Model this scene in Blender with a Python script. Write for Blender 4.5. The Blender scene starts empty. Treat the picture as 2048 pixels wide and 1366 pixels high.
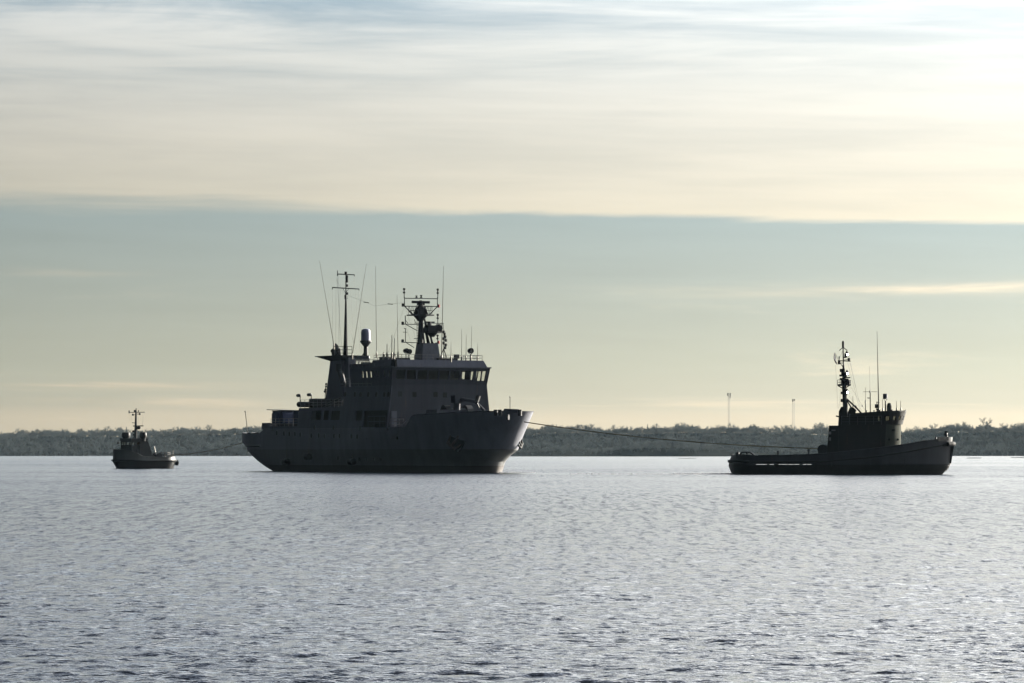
import bpy, math, random
import numpy as np
random.seed(7); np.random.seed(7)
C = bpy.context.scene.collection
SC = bpy.context.scene
R = math.radians

# ---------------------------------------------------------------- camera
CAM_H, FPX, HOR = 2.5, 7680.0, 903.0        # eye height, focal length and horizon row (2048 px frame)
cd = bpy.data.cameras.new('camera'); cam = bpy.data.objects.new('camera', cd); C.objects.link(cam)
cam.location = (0, 0, CAM_H); cam.rotation_euler = (R(90), 0, 0)
cd.sensor_width = 36; cd.lens = 36 * FPX / 2048; cd.shift_y = (HOR - 683) / 2048
cd.clip_start = 1; cd.clip_end = 30000
SC.camera = cam

# ---------------------------------------------------------------- light
SUN_AZ, SUN_EL = R(54), R(12)               # right of the view axis, above the horizon
sv = (math.sin(SUN_AZ) * math.cos(SUN_EL), math.cos(SUN_AZ) * math.cos(SUN_EL), math.sin(SUN_EL))
sl = bpy.data.lights.new('sun', 'SUN'); so = bpy.data.objects.new('sun', sl); C.objects.link(so)
sl.energy = 5.0; sl.angle = R(0.5); sl.color = (1.0, 0.93, 0.80)
so.rotation_euler = (R(90) - SUN_EL, 0, math.pi - SUN_AZ)
vs = SC.view_settings
vs.view_transform = 'Standard'; vs.look = 'None'; vs.gamma = 1; vs.use_curve_mapping = False
vs.exposure = 2.0
SC.render.engine = 'CYCLES'
cy = SC.cycles
cy.max_bounces = 8; cy.diffuse_bounces = 2; cy.glossy_bounces = 3; cy.transparent_max_bounces = 10
cy.volume_bounces = 0; cy.use_denoising = True; cy.denoiser = "OPENIMAGEDENOISE"; cy.caustics_reflective = False
cy.sample_clamp_indirect = 6

HAZE = 1.45e-5
def lin(c):
    return tuple(((v / 255) / 12.92 if v / 255 <= .04045 else ((v / 255 + .055) / 1.055) ** 2.4) for v in c)

class NT:
    def __init__(s, tree): s.t = tree; s.n = tree.nodes; s.l = tree.links
    def new(s, ty, **k):
        n = s.n.new(ty)
        for a, b in k.items(): setattr(n, a, b)
        return n
    def put(s, v, sock):
        if isinstance(v, bpy.types.NodeSocket): s.l.new(v, sock)
        elif v is not None: sock.default_value = v
    def math(s, op, a, b=None, c=None, clamp=False):
        n = s.new('ShaderNodeMath', operation=op, use_clamp=clamp)
        s.put(a, n.inputs[0]); s.put(b, n.inputs[1]); s.put(c, n.inputs[2]); return n.outputs[0]
    def comb(s, x, y, z):
        n = s.new('ShaderNodeCombineXYZ'); s.put(x, n.inputs[0]); s.put(y, n.inputs[1]); s.put(z, n.inputs[2]); return n.outputs[0]
    def ramp(s, f, stops, interp='LINEAR'):
        n = s.new('ShaderNodeValToRGB'); r = n.color_ramp; r.interpolation = interp
        while len(r.elements) < len(stops): r.elements.new(.5)
        for e, (p, c) in zip(r.elements, stops): e.position = p; e.color = (*c, 1) if len(c) == 3 else c
        s.put(f, n.inputs[0]); return n.outputs[0]
    def smooth(s, v, a, b, lo=0., hi=1.):
        n = s.new('ShaderNodeMapRange', interpolation_type='SMOOTHSTEP')
        for x, i in zip((v, a, b, lo, hi), range(5)): s.put(x, n.inputs[i])
        return n.outputs[0]
    def noise(s, vec, scale, detail=3, rough=.5, dist=0.):
        n = s.new('ShaderNodeTexNoise'); s.put(vec, n.inputs['Vector'])
        n.inputs['Scale'].default_value = scale; n.inputs['Detail'].default_value = detail
        n.inputs['Roughness'].default_value = rough; n.inputs['Distortion'].default_value = dist
        return n.outputs['Fac']
    def mix(s, f, a, b, mode='MIX'):
        n = s.new('ShaderNodeMix', data_type='RGBA', blend_type=mode)
        s.put(f, n.inputs['Factor'])
        for v, i in ((a, 6), (b, 7)):
            s.put((*v, 1) if isinstance(v, tuple) and len(v) == 3 else v, n.inputs[i])
        return n.outputs[2]

# sky: a clear low sky under a thin sheet of high streaky cloud, brighter towards the sun all the way round
W = bpy.data.worlds.new('World'); SC.world = W; W.use_nodes = True
w = NT(W.node_tree); w.n.clear()
geo = w.new('ShaderNodeTexCoord').outputs['Generated']
sx = w.new('ShaderNodeSeparateXYZ'); w.l.new(geo, sx.inputs[0]); gx, gy, gz = sx.outputs
el = w.math('ARCSINE', gz)                                   # elevation, radians
hz = w.math('SQRT', w.math('MAXIMUM', w.math('ADD', w.math('MULTIPLY', gx, gx), w.math('MULTIPLY', gy, gy)), 1e-6))
hx, hy = w.math('DIVIDE', gx, hz), w.math('DIVIDE', gy, hz)
EM = 0.40
er = w.math('DIVIDE', el, EM, clamp=True)
clear = w.ramp(er, [(0, lin((205, 199, 178))), (.014 / EM, lin((205, 202, 182))), (.022 / EM, lin((195, 196, 178))),
                    (.034 / EM, lin((184, 189, 177))), (.046 / EM, lin((175, 184, 178))), (.0603 / EM, lin((166, 180, 180))),
                    (.08 / EM, lin((150, 170, 178))), (.14 / EM, lin((140, 164, 184))), (.26 / EM, lin((140, 158, 180))), (1, lin((114, 134, 162)))])
cloudc = w.ramp(er, [(0, lin((250, 230, 198))), (.03 / EM, lin((240, 224, 196))), (.062 / EM, lin((226, 217, 197))), (.080 / EM, lin((227, 221, 207))), (.098 / EM, lin((226, 225, 218))),
                     (.12 / EM, lin((232, 232, 228))), (.26 / EM, lin((253, 247, 236))), (1, lin((172, 178, 190)))])
# streaks follow the horizon with a slight slant
skew = w.math('ADD', el, w.math('MULTIPLY', hx, .018))
n1 = w.noise(w.comb(w.math('MULTIPLY', hx, 5.), w.math('MULTIPLY', hy, 5.), w.math('MULTIPLY', skew, 75.)), 1., 6, .58, .6)
n2 = w.noise(w.comb(w.math('MULTIPLY', hx, 14.), w.math('MULTIPLY', hy, 14.), w.math('MULTIPLY', skew, 190.)), 1., 5, .6, .5)
n3 = w.noise(w.comb(w.math('MULTIPLY', hx, 3.), w.math('MULTIPLY', hy, 3.), w.math('MULTIPLY', el, 28.)), 1., 3, .5)
edge = w.math('ADD', w.math('ADD', el, w.math('MULTIPLY', hx, .024)), w.math('MULTIPLY', w.math('SUBTRACT', n2, .5), .004))
soft = w.smooth(hx, -.13, .02, .0038, .0011)                # ragged towards the left, sharp towards the right
sheet = w.smooth(w.math('ADD', edge, w.math('MULTIPLY', w.math('SUBTRACT', w.math('ADD', w.math('MULTIPLY', n2, .6), w.math('MULTIPLY', n1, .4)), .5), w.math('MULTIPLY', soft, 1.7))), w.math('SUBTRACT', .0622, soft), w.math('ADD', .0622, soft))
veil = w.smooth(w.math('ADD', w.math('MULTIPLY', n1, .7), w.math('MULTIPLY', n2, .3)), .36, .62)
thin = w.smooth(el, .088, .118, 0., .85)                      # the sheet breaks up higher, more so towards the left
thin = w.math('MULTIPLY', thin, w.smooth(hx, -.16, .16, 1., .35))
cover = w.math('MULTIPLY', sheet, w.math('SUBTRACT', 1., w.math('MULTIPLY', w.math('SUBTRACT', 1.12, veil), w.math('ADD', thin, .13)), clamp=True))
frag = w.math('MULTIPLY', w.math('MULTIPLY', w.smooth(n1, .585, .70), w.smooth(el, .002, .010)), w.math('MULTIPLY', w.smooth(el, .050, .030), .55))
band = w.math('MULTIPLY', w.smooth(w.math('ADD', el, w.math('MULTIPLY', w.math('SUBTRACT', n3, .5), .008)), .0125, .0085), .45)
def wisp(az, e0, hw, th, amp, slope=0.):
    dx = w.math('DIVIDE', w.math('SUBTRACT', hx, az), hw)
    dy = w.math('DIVIDE', w.math('ADD', w.math('SUBTRACT', w.math('SUBTRACT', el, e0), w.math('MULTIPLY', w.math('SUBTRACT', hx, az), slope)), w.math('MULTIPLY', w.math('SUBTRACT', n1, .5), .006)), th)
    r2 = w.math('ADD', w.math('MULTIPLY', dx, dx), w.math('MULTIPLY', dy, dy))
    return w.math('MULTIPLY', w.math('MULTIPLY', w.math('EXPONENT', w.math('MULTIPLY', r2, -1.)), w.smooth(n2, .34, .58, .25, 1.)), w.math('MULTIPLY', amp, w.smooth(hy, 0., .3)))
cover = w.math('MAXIMUM', cover, w.math('MAXIMUM', frag, band))
for a in ((.112, .0430, .048, .0013, 1.0, .025), (.128, .0425, .02, .0016, .5, 0.), (-.103, .0167, .024, .0010, 1.0, 0.), (-.083, .0122, .018, .0019, 1.0, 0.), (-.112, .0128, .02, .0009, .7, 0.), (-.118, .0465, .022, .0009, .22, 0.), (-.118, .0088, .014, .0012, .7, 0.), (.06, .0428, .03, .0007, .3, 0.)):
    cover = w.math('MAXIMUM', cover, wisp(*a))
skyc = w.mix(cover, clear, cloudc)
grain = w.math('ADD', .72, w.math('MULTIPLY', w.math('ADD', w.math('MULTIPLY', n1, .55), w.math('MULTIPLY', n2, .45)), w.smooth(el, .055, .09, .28, .40)))
grain = w.math('ADD', grain, w.smooth(el, .055, .09, .14, .08))
dots = w.new('ShaderNodeVectorMath', operation='DOT_PRODUCT'); w.l.new(geo, dots.inputs[0]); dots.inputs[1].default_value = sv
ang = w.math('ARCCOSINE', w.math('MULTIPLY', dots.outputs['Value'], .99999))
glow = w.math('ADD', -.008, w.math('MULTIPLY', 6.8, w.math('EXPONENT', w.math('MULTIPLY', ang, -1.0 / R(25)))))
skyv = w.math('MULTIPLY', w.math('MULTIPLY', w.math('MULTIPLY', glow, grain), .335), w.math('MULTIPLY', w.smooth(el, .09, .21, 1., 3.0), w.smooth(el, .27, .75, 1., .40)))
bg1 = w.new('ShaderNodeBackground'); w.l.new(skyc, bg1.inputs[0]); w.l.new(skyv, bg1.inputs[1])
ns = w.new('ShaderNodeTexSky', sky_type='NISHITA', sun_disc=False, sun_elevation=SUN_EL, sun_rotation=SUN_AZ)
bg2 = w.new('ShaderNodeBackground'); w.l.new(ns.outputs[0], bg2.inputs[0]); bg2.inputs[1].default_value = .05
mx = w.new('ShaderNodeMixShader'); mx.inputs[0].default_value = .94
w.l.new(bg2.outputs[0], mx.inputs[1]); w.l.new(bg1.outputs[0], mx.inputs[2])
wo = w.new('ShaderNodeOutputWorld'); w.l.new(mx.outputs[0], wo.inputs[0])

# ---------------------------------------------------------------- materials
def mat(name, col, rough=.55, var=.25, scale=1.2, stretch=(1, 1, 1), metal=0., spec=.25, bands=None, bump=0.):
    m = bpy.data.materials.new(name); m.use_nodes = True; t = NT(m.node_tree)
    b = t.n['Principled BSDF']; b.inputs['Roughness'].default_value = rough; b.inputs['Metallic'].default_value = metal
    b.inputs['Specular IOR Level'].default_value = spec
    co = t.new('ShaderNodeTexCoord').outputs['Object']
    mp = t.new('ShaderNodeMapping'); t.l.new(co, mp.inputs[0]); mp.inputs['Scale'].default_value = stretch
    n = t.noise(mp.outputs[0], scale, 5, .6)
    base = col
    if bands:                                               # paint lines at fixed heights
        z = t.new('ShaderNodeSeparateXYZ'); t.l.new(co, z.inputs[0])
        zz = t.math('ADD', z.outputs[2], t.math('MULTIPLY', t.math('SUBTRACT', n, .5), .12))
        f = t.math('DIVIDE', zz, 10., clamp=True)
        base = t.ramp(f, [(max(0, p / 10), c) for p, c in bands], 'CONSTANT')
    c = t.mix(1., base, t.ramp(n, [(.25, (1 - var,) * 3), (.75, (1 + var * .4,) * 3)]), 'MULTIPLY')
    if stretch[2] < .5:                                     # rust runs down the plating
        r = t.smooth(t.noise(mp.outputs[0], scale * 2.3, 4, .7), .60, .76, 0., .28)
        c = t.mix(r, c, (.10, .055, .035))
    t.l.new(c, b.inputs['Base Color'])
    if bump:
        bp = t.new('ShaderNodeBump'); bp.inputs['Strength'].default_value = bump; bp.inputs['Distance'].default_value = .05
        t.l.new(t.noise(co, scale * 3, 3), bp.inputs['Height']); t.l.new(bp.outputs[0], b.inputs['Normal'])
    return m

ST = (1.3, 1.3, .10)
M = {}
M['hull'] = mat('ship_hull_paint', (.3, .3, .3), .60, .3, .8, ST, spec=.55, bands=[(0, (.035, .026, .022)), (.8, (.095, .095, .094)), (2.75, (.135, .140, .168)), (10, (.135, .140, .168))])
M['front'] = mat('ship_house_paint_shaded', (.030, .032, .042), .6, .25, .8, ST, spec=.1)  # house paint with the front wall's shade put into its colour
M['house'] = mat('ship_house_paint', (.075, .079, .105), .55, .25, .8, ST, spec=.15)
M['dark'] = mat('dark_steel', (.024, .024, .026), .6, .3)
M['mast'] = mat('mast_black_paint', (.018, .018, .02), .7, .3, spec=.08)
M['greyp'] = mat('grey_paint', (.075, .08, .10), .5, .25, spec=.15)
M['rail'] = mat('galvanised_rail', (.10, .10, .105), .5, .2)
M['wire'] = mat('steel_wire', (.12, .12, .11), .5, .2)
M['whip'] = mat('antenna_fibreglass', (.22, .20, .16), .5, .2)
M['dome'] = mat('dome_plastic', (.17, .18, .25), .4, .1)
M['deck'] = mat('deck_green_brown', (.07, .075, .06), .8, .3, bump=.3)
M['black'] = mat('black_rubber', (.012, .012, .012), .8, .3, bump=.3)
M['blue'] = mat('blue_container_paint', (.006, .014, .05), .6, .25, .8, ST)
M['red'] = mat('red_end_paint', (.28, .06, .035), .5, .25)
M['in'] = mat('dark_interior_lining', (.045, .043, .038), .7, .3)
M['tughull'] = mat('tug_hull_paint', (.03, .03, .03), .5, .35, .9, ST, bands=[(0, (.02, .018, .016)), (.4, (.018, .017, .016)), (1.02, (.025, .026, .032)), (10, (.025, .026, .032))])
M['tughouse'] = mat('tug_house_paint', (.018, .018, .017), .6, .3, .8, ST, spec=.1)
M['tugfront'] = mat('tug_front_green_grey_paint', (.034, .037, .030), .8, .25, .8, ST, spec=.03)
M['smallhull'] = mat('small_tug_hull_paint', (.11, .11, .105), .45, .3, .9, ST, bands=[(0, (.02, .019, .018)), (.25, (.028, .028, .028)), (1.05, (.05, .052, .05)), (10, (.05, .052, .05))])
M['smallhouse'] = mat('small_tug_house_paint', (.014, .014, .015), .6, .3, .8, ST)
M['rope'] = mat('towing_rope', (.12, .10, .06), .8, .3, 12)
M['rust'] = mat('rusty_iron', (.075, .05, .04), .75, .4, 3, bump=.4)
M['flag'] = mat('flag_cloth', (.02, .02, .03), .8, .2)
M['foam'] = mat('foam', (.8, .8, .8), .8, .1)
M['rock'] = mat('dark_wet_rock', (.045, .045, .042), .6, .4, 2, bump=.6)
M['land'] = mat('shore_ground', (.030, .032, .030), .9, .4, .05, spec=0)
M['bark'] = mat('tree_bark', (.045, .044, .038), .9, .3, spec=0)
def twig_mat(name, col):                                     # thin twigs let some light through
    m = mat(name, col, .9, .3, .3, spec=0); t = NT(m.node_tree); b = t.n['Principled BSDF']
    tr = t.new('ShaderNodeBsdfTranslucent'); t.l.new(b.inputs['Base Color'].links[0].from_socket, tr.inputs[0])
    mxn = t.new('ShaderNodeMixShader'); mxn.inputs[0].default_value = .45
    t.l.new(b.outputs[0], mxn.inputs[1]); t.l.new(tr.outputs[0], mxn.inputs[2]); t.l.new(mxn.outputs[0], t.n['Material Output'].inputs[0]); return m
M['twig'] = twig_mat('bare_twigs', (.108, .120, .120))
M['leaf'] = mat('conifer_needles', (.035, .048, .032), .9, .35, .4, spec=0)
M['wallh'] = mat('house_plaster', (.03, .03, .029), .8, .2)
M['roofh'] = mat('roof_tiles', (.05, .045, .04), .8, .3)
M['navred'] = mat('red_lens', (.25, .02, .02), .3, .1)

def glass_mat(name, tint):
    m = bpy.data.materials.new(name); m.use_nodes = True; t = NT(m.node_tree); t.n.clear()
    tr = t.new('ShaderNodeBsdfTransparent'); tr.inputs[0].default_value = (*tint, 1)
    gl = t.new('ShaderNodeBsdfGlossy'); gl.inputs['Roughness'].default_value = .03
    lw = t.new('ShaderNodeLayerWeight'); lw.inputs[0].default_value = .5
    fr = t.math('ADD', .015, t.math('MULTIPLY', t.math('POWER', lw.outputs['Facing'], 5.), .6))
    m1 = t.new('ShaderNodeMixShader'); t.l.new(fr, m1.inputs[0]); t.l.new(tr.outputs[0], m1.inputs[1]); t.l.new(gl.outputs[0], m1.inputs[2])
    o = t.new('ShaderNodeOutputMaterial'); t.l.new(m1.outputs[0], o.inputs[0]); return m
M['glass'] = glass_mat('window_glass', (.95, .95, .93))
M['glass2'] = glass_mat('salt_dimmed_window_glass', (.58, .58, .55))
M['pglass'] = mat('porthole_dark_glass', (.008, .009, .009), .35, .1, spec=.12)
lm = bpy.data.materials.new('lit_lamp'); lm.use_nodes = True
lm.node_tree.nodes['Principled BSDF'].inputs['Emission Color'].default_value = (1, .97, .9, 1)
lm.node_tree.nodes['Principled BSDF'].inputs['Emission Strength'].default_value = 6
M['lit'] = lm

# ---------------------------------------------------------------- mesh helpers
class MB:
    def __init__(s): s.v = []; s.f = []
    def add(s, vs_, fs):
        o = len(s.v); s.v += [tuple(p) for p in vs_]; s.f += [tuple(i + o for i in f) for f in fs]; return s
    def box(s, c, d, rz=0., rx=0., ry=0.):
        x, y, z = d[0] / 2, d[1] / 2, d[2] / 2; P = []
        for p in ((-x, -y, -z), (x, -y, -z), (x, y, -z), (-x, y, -z), (-x, -y, z), (x, -y, z), (x, y, z), (-x, y, z)):
            X, Y, Z = p
            Y, Z = Y * math.cos(rx) - Z * math.sin(rx), Y * math.sin(rx) + Z * math.cos(rx)
            X, Z = X * math.cos(ry) + Z * math.sin(ry), -X * math.sin(ry) + Z * math.cos(ry)
            X, Y = X * math.cos(rz) - Y * math.sin(rz), X * math.sin(rz) + Y * math.cos(rz)
            P.append((X + c[0], Y + c[1], Z + c[2]))
        return s.add(P, HEX)
    def hexa(s, P): return s.add(P, HEX)
    def frus(s, x0, x1, y0, y1, z0, X0, X1, Y0, Y1, z1):     # a box with different bottom and top rectangles
        return s.add([(x0, y0, z0), (x1, y0, z0), (x1, y1, z0), (x0, y1, z0), (X0, Y0, z1), (X1, Y0, z1), (X1, Y1, z1), (X0, Y1, z1)], HEX)
    def tube(s, pts, r, n=6, cap=True):
        pts = [np.array(p, float) for p in pts]; k = len(pts)
        rs = r if isinstance(r, (list, tuple)) else [r] * k
        o = len(s.v)
        for i, p in enumerate(pts):
            d = (pts[min(i + 1, k - 1)] - pts[max(i - 1, 0)]); d /= (np.linalg.norm(d) + 1e-9)
            a = np.cross(d, (0, 0, 1.) if abs(d[2]) < .9 else (1., 0, 0)); a /= np.linalg.norm(a); b = np.cross(d, a)
            for j in range(n):
                t = 2 * math.pi * j / n; s.v.append(tuple(p + (a * math.cos(t) + b * math.sin(t)) * rs[i]))
        for i in range(k - 1):
            for j in range(n):
                s.f.append((o + i * n + j, o + i * n + (j + 1) % n, o + (i + 1) * n + (j + 1) % n, o + (i + 1) * n + j))
        if cap:
            s.f.append(tuple(o + j for j in range(n))[::-1]); s.f.append(tuple(o + (k - 1) * n + j for j in range(n)))
        return s
    def lathe(s, prof, c, n=14, axis='z'):
        o = len(s.v)
        for r, z in prof:
            for j in range(n):
                t = 2 * math.pi * j / n; a, b = r * math.cos(t), r * math.sin(t)
                p = {'z': (a, b, z), 'x': (z, a, b), 'y': (a, z, b)}[axis]
                s.v.append((c[0] + p[0], c[1] + p[1], c[2] + p[2]))
        for i in range(len(prof) - 1):
            for j in range(n):
                s.f.append((o + i * n + j, o + i * n + (j + 1) % n, o + (i + 1) * n + (j + 1) % n, o + (i + 1) * n + j))
        s.f.append(tuple(o + j for j in range(n))[::-1]); s.f.append(tuple(o + (len(prof) - 1) * n + j for j in range(n)))
        return s
    def ball(s, c, r, n=10, sq=1.):
        return s.lathe([(max(.01, r * math.sin(math.pi * i / 6)), -r * sq * math.cos(math.pi * i / 6)) for i in range(7)], c, n)
    def prism(s, poly, y0, y1):                             # polygon in the x-z plane pushed along y
        n = len(poly); P = [(x, y0, z) for x, z in poly] + [(x, y1, z) for x, z in poly]
        return s.add(P, [tuple(range(n)), tuple(range(2 * n - 1, n - 1, -1))] + [(i, i + n, (i + 1) % n + n, (i + 1) % n) for i in range(n)])
    def plan(s, poly, z0, z1, top=None):                    # polygon in plan pushed up, optionally to another outline
        n = len(poly); top = top or poly
        P = [(x, y, z0) for x, y in poly] + [(x, y, z1) for x, y in top]
        return s.add(P, [tuple(range(n))[::-1], tuple(range(n, 2 * n))] + [(i, (i + 1) % n, (i + 1) % n + n, i + n) for i in range(n)])
    def wall(s, u0, u1, v0, v1, holes, place, th=.12):      # plate with rectangular openings; place(u, v, depth) -> point
        us = sorted({u0, u1, *[min(max(h[i], u0), u1) for h in holes for i in (0, 1)]})
        vv = sorted({v0, v1, *[min(max(h[i], v0), v1) for h in holes for i in (2, 3)]})
        solid = lambda i, j: 0 <= i < len(us) - 1 and 0 <= j < len(vv) - 1 and not any(
            h[0] < (us[i] + us[i + 1]) / 2 < h[1] and h[2] < (vv[j] + vv[j + 1]) / 2 < h[3] for h in holes)
        for i in range(len(us) - 1):
            for j in range(len(vv) - 1):
                if not solid(i, j): continue
                a, b, c, d = us[i], us[i + 1], vv[j], vv[j + 1]
                P = [place(a, c, 0), place(b, c, 0), place(b, d, 0), place(a, d, 0), place(a, c, th), place(b, c, th), place(b, d, th), place(a, d, th)]
                F = [(0, 1, 2, 3), (7, 6, 5, 4)]
                if not solid(i, j - 1): F.append((0, 4, 5, 1))
                if not solid(i, j + 1): F.append((3, 2, 6, 7))
                if not solid(i - 1, j): F.append((0, 3, 7, 4))
                if not solid(i + 1, j): F.append((1, 5, 6, 2))
                s.add(P, F)
        return s
    def rail(s, path, h=1., gap=1.2, rows=3, r=.022):
        for k in range(rows): s.tube([(p[0], p[1], p[2] + h * (k + 1) / rows) for p in path], r, 5)
        for a, b in zip(path, path[1:]):
            L = math.dist(a, b); n = max(1, round(L / gap))
            for i in range(n + 1):
                q = [a[k] + (b[k] - a[k]) * i / n for k in range(3)]; s.tube([q, (q[0], q[1], q[2] + h)], r * 1.1, 5)
        return s
    def mesh(s, name, m):
        me = bpy.data.meshes.new(name); me.from_pydata(s.v, [], s.f); me.materials.append(m); me.update(); return me
HEX = [(0, 3, 2, 1), (4, 5, 6, 7), (0, 1, 5, 4), (1, 2, 6, 5), (2, 3, 7, 6), (3, 0, 4, 7)]

def obj(name, mb, m, parent=None, loc=None, smooth=False, label=None, kind=None):
    me = mb if isinstance(mb, bpy.types.Mesh) else mb.mesh(name, m)
    if smooth:
        me.polygons.foreach_set('use_smooth', [True] * len(me.polygons)); me.update()
    o = bpy.data.objects.new(name, me); C.objects.link(o); o.parent = parent
    if loc is not None: o.location = loc
    if label: o['label'] = label
    if kind: o['kind'] = kind
    return o
def tag(o, label, cat, group=None):
    o['label'] = label; o['category'] = cat
    if group: o['group'] = group
    return o
def thing(name, label, cat, loc, rz=0., group=None):
    o = bpy.data.objects.new(name, None); C.objects.link(o); o.empty_display_size = .5
    o.location = loc; o.rotation_euler = (0, 0, rz); return tag(o, label, cat, group)
def weld_smooth(o, deg=35):
    me = o.data; me.polygons.foreach_set('use_smooth', [True] * len(me.polygons)); me.set_sharp_from_angle(angle=R(deg))

class Frame:
    """a vessel's own axes (x forward, y to port, z up); turns measurements taken off the photograph into metres on a chosen plane"""
    def __init__(s, u, v, deg):
        D = CAM_H * FPX / (v - HOR); s.o = ((u - 1024) * D / FPX, D); s.a = R(deg); s.c, s.s = math.cos(s.a), math.sin(s.a)
    def on(s, ax, c, u, v):
        d = ((u - 1024) / FPX, 1., (HOR - v) / FPX); f = lambda x, y: (x * s.c + y * s.s, -x * s.s + y * s.c)
        p = f(-s.o[0], -s.o[1]) + (CAM_H,); q = f(d[0], d[1]) + (d[2],)
        i = 'xyz'.index(ax); t = (c - p[i]) / q[i]; return tuple(p[k] + q[k] * t for k in range(3))
    def world(s, p): return (s.o[0] + p[0] * s.c - p[1] * s.s, s.o[1] + p[0] * s.s + p[1] * s.c, p[2])
    def facing(s, base, u, v):                              # point in the upright plane through base that faces the shore
        Y = s.world(base)[1]; X, Z = (u - 1024) / FPX * Y, CAM_H + (HOR - v) / FPX * Y
        dx, dy = X - s.o[0], Y - s.o[1]; return (dx * s.c + dy * s.s, -dx * s.s + dy * s.c, Z)
def at(u, v, Y): return ((u - 1024) / FPX * Y, Y, CAM_H + (HOR - v) / FPX * Y)

def waterline(B, xf, lf, xa, la, na=14, nm=14, nf=40, pa=2., pf=2.):
    """half outline from the stern centre to the stem: (x, half breadth)"""
    P = []
    for i in range(na):
        t = math.pi / 2 * i / na; P.append((xa + la * (1 - math.cos(t) ** (2 / pa)), B * math.sin(t) ** (2 / pa)))
    a, b = xa + la, xf - lf
    for i in range(nm): P.append((a + (b - a) * i / nm, B))
    for i in range(nf + 1):
        t = math.pi / 2 * i / nf; P.append((b + lf * (math.sin(t) ** (2 / pf)), B * max(0., math.cos(t)) ** (2 / pf)))
    return P
def hull_mesh(levels, ztop, zfix, thick=.14, deckz=None, skip=None, dk=-2, **k):
    """levels: (z, B, xf, lf, xa, la) upward; above zfix the skin is stretched to the sheer line ztop(x); closed by an inner skin and a deck"""
    lines = [waterline(*L[1:], **k) for L in levels]; n = len(lines[0]); zm = levels[-1][0]
    def prof(i, sg):
        zt = ztop(lines[-1][i][0]); r = []
        for L, ln in zip(levels, lines):
            z = L[0] if L[0] <= zfix else zfix + (L[0] - zfix) * (zt - zfix) / (zm - zfix)
            r.append((ln[i][0], sg * ln[i][1], z))
        x, y, z = r[-1]
        cx = max(min(x, levels[-1][2] - 3.), levels[-1][4] + 3.)
        d = math.hypot(x - cx, y) or 1.; f = max(0., 1 - thick / d)
        r.append((cx + (x - cx) * f, y * f, z))
        zd = min(deckz(x), z - .05); x, y = lines[dk][i][0], sg * lines[dk][i][1]; d = math.hypot(x - cx, y) or 1.; fd = max(0., 1 - thick * 2.2 / d)
        r.append((cx + (x - cx) * fd, y * fd, zd)); return r
    m = MB(); rows = len(levels) + 2
    for sg in (-1, 1):
        o = len(m.v)
        for i in range(n): m.v += prof(i, sg)
        for i in range(n - 1):
            for j in range(rows - 1):
                if skip and skip(sg, i, j, lines[-1][i][0], lines[-1][i + 1][0]): continue
                a = o + i * rows + j; q = (a, a + rows, a + rows + 1, a + 1); m.f.append(q if sg < 0 else q[::-1])
    o2 = n * rows
    for i in range(n - 1):
        a, b = i * rows + rows - 1, (i + 1) * rows + rows - 1
        m.f.append((a, b, o2 + b, o2 + a))
    return m, lines[-1]

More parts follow.
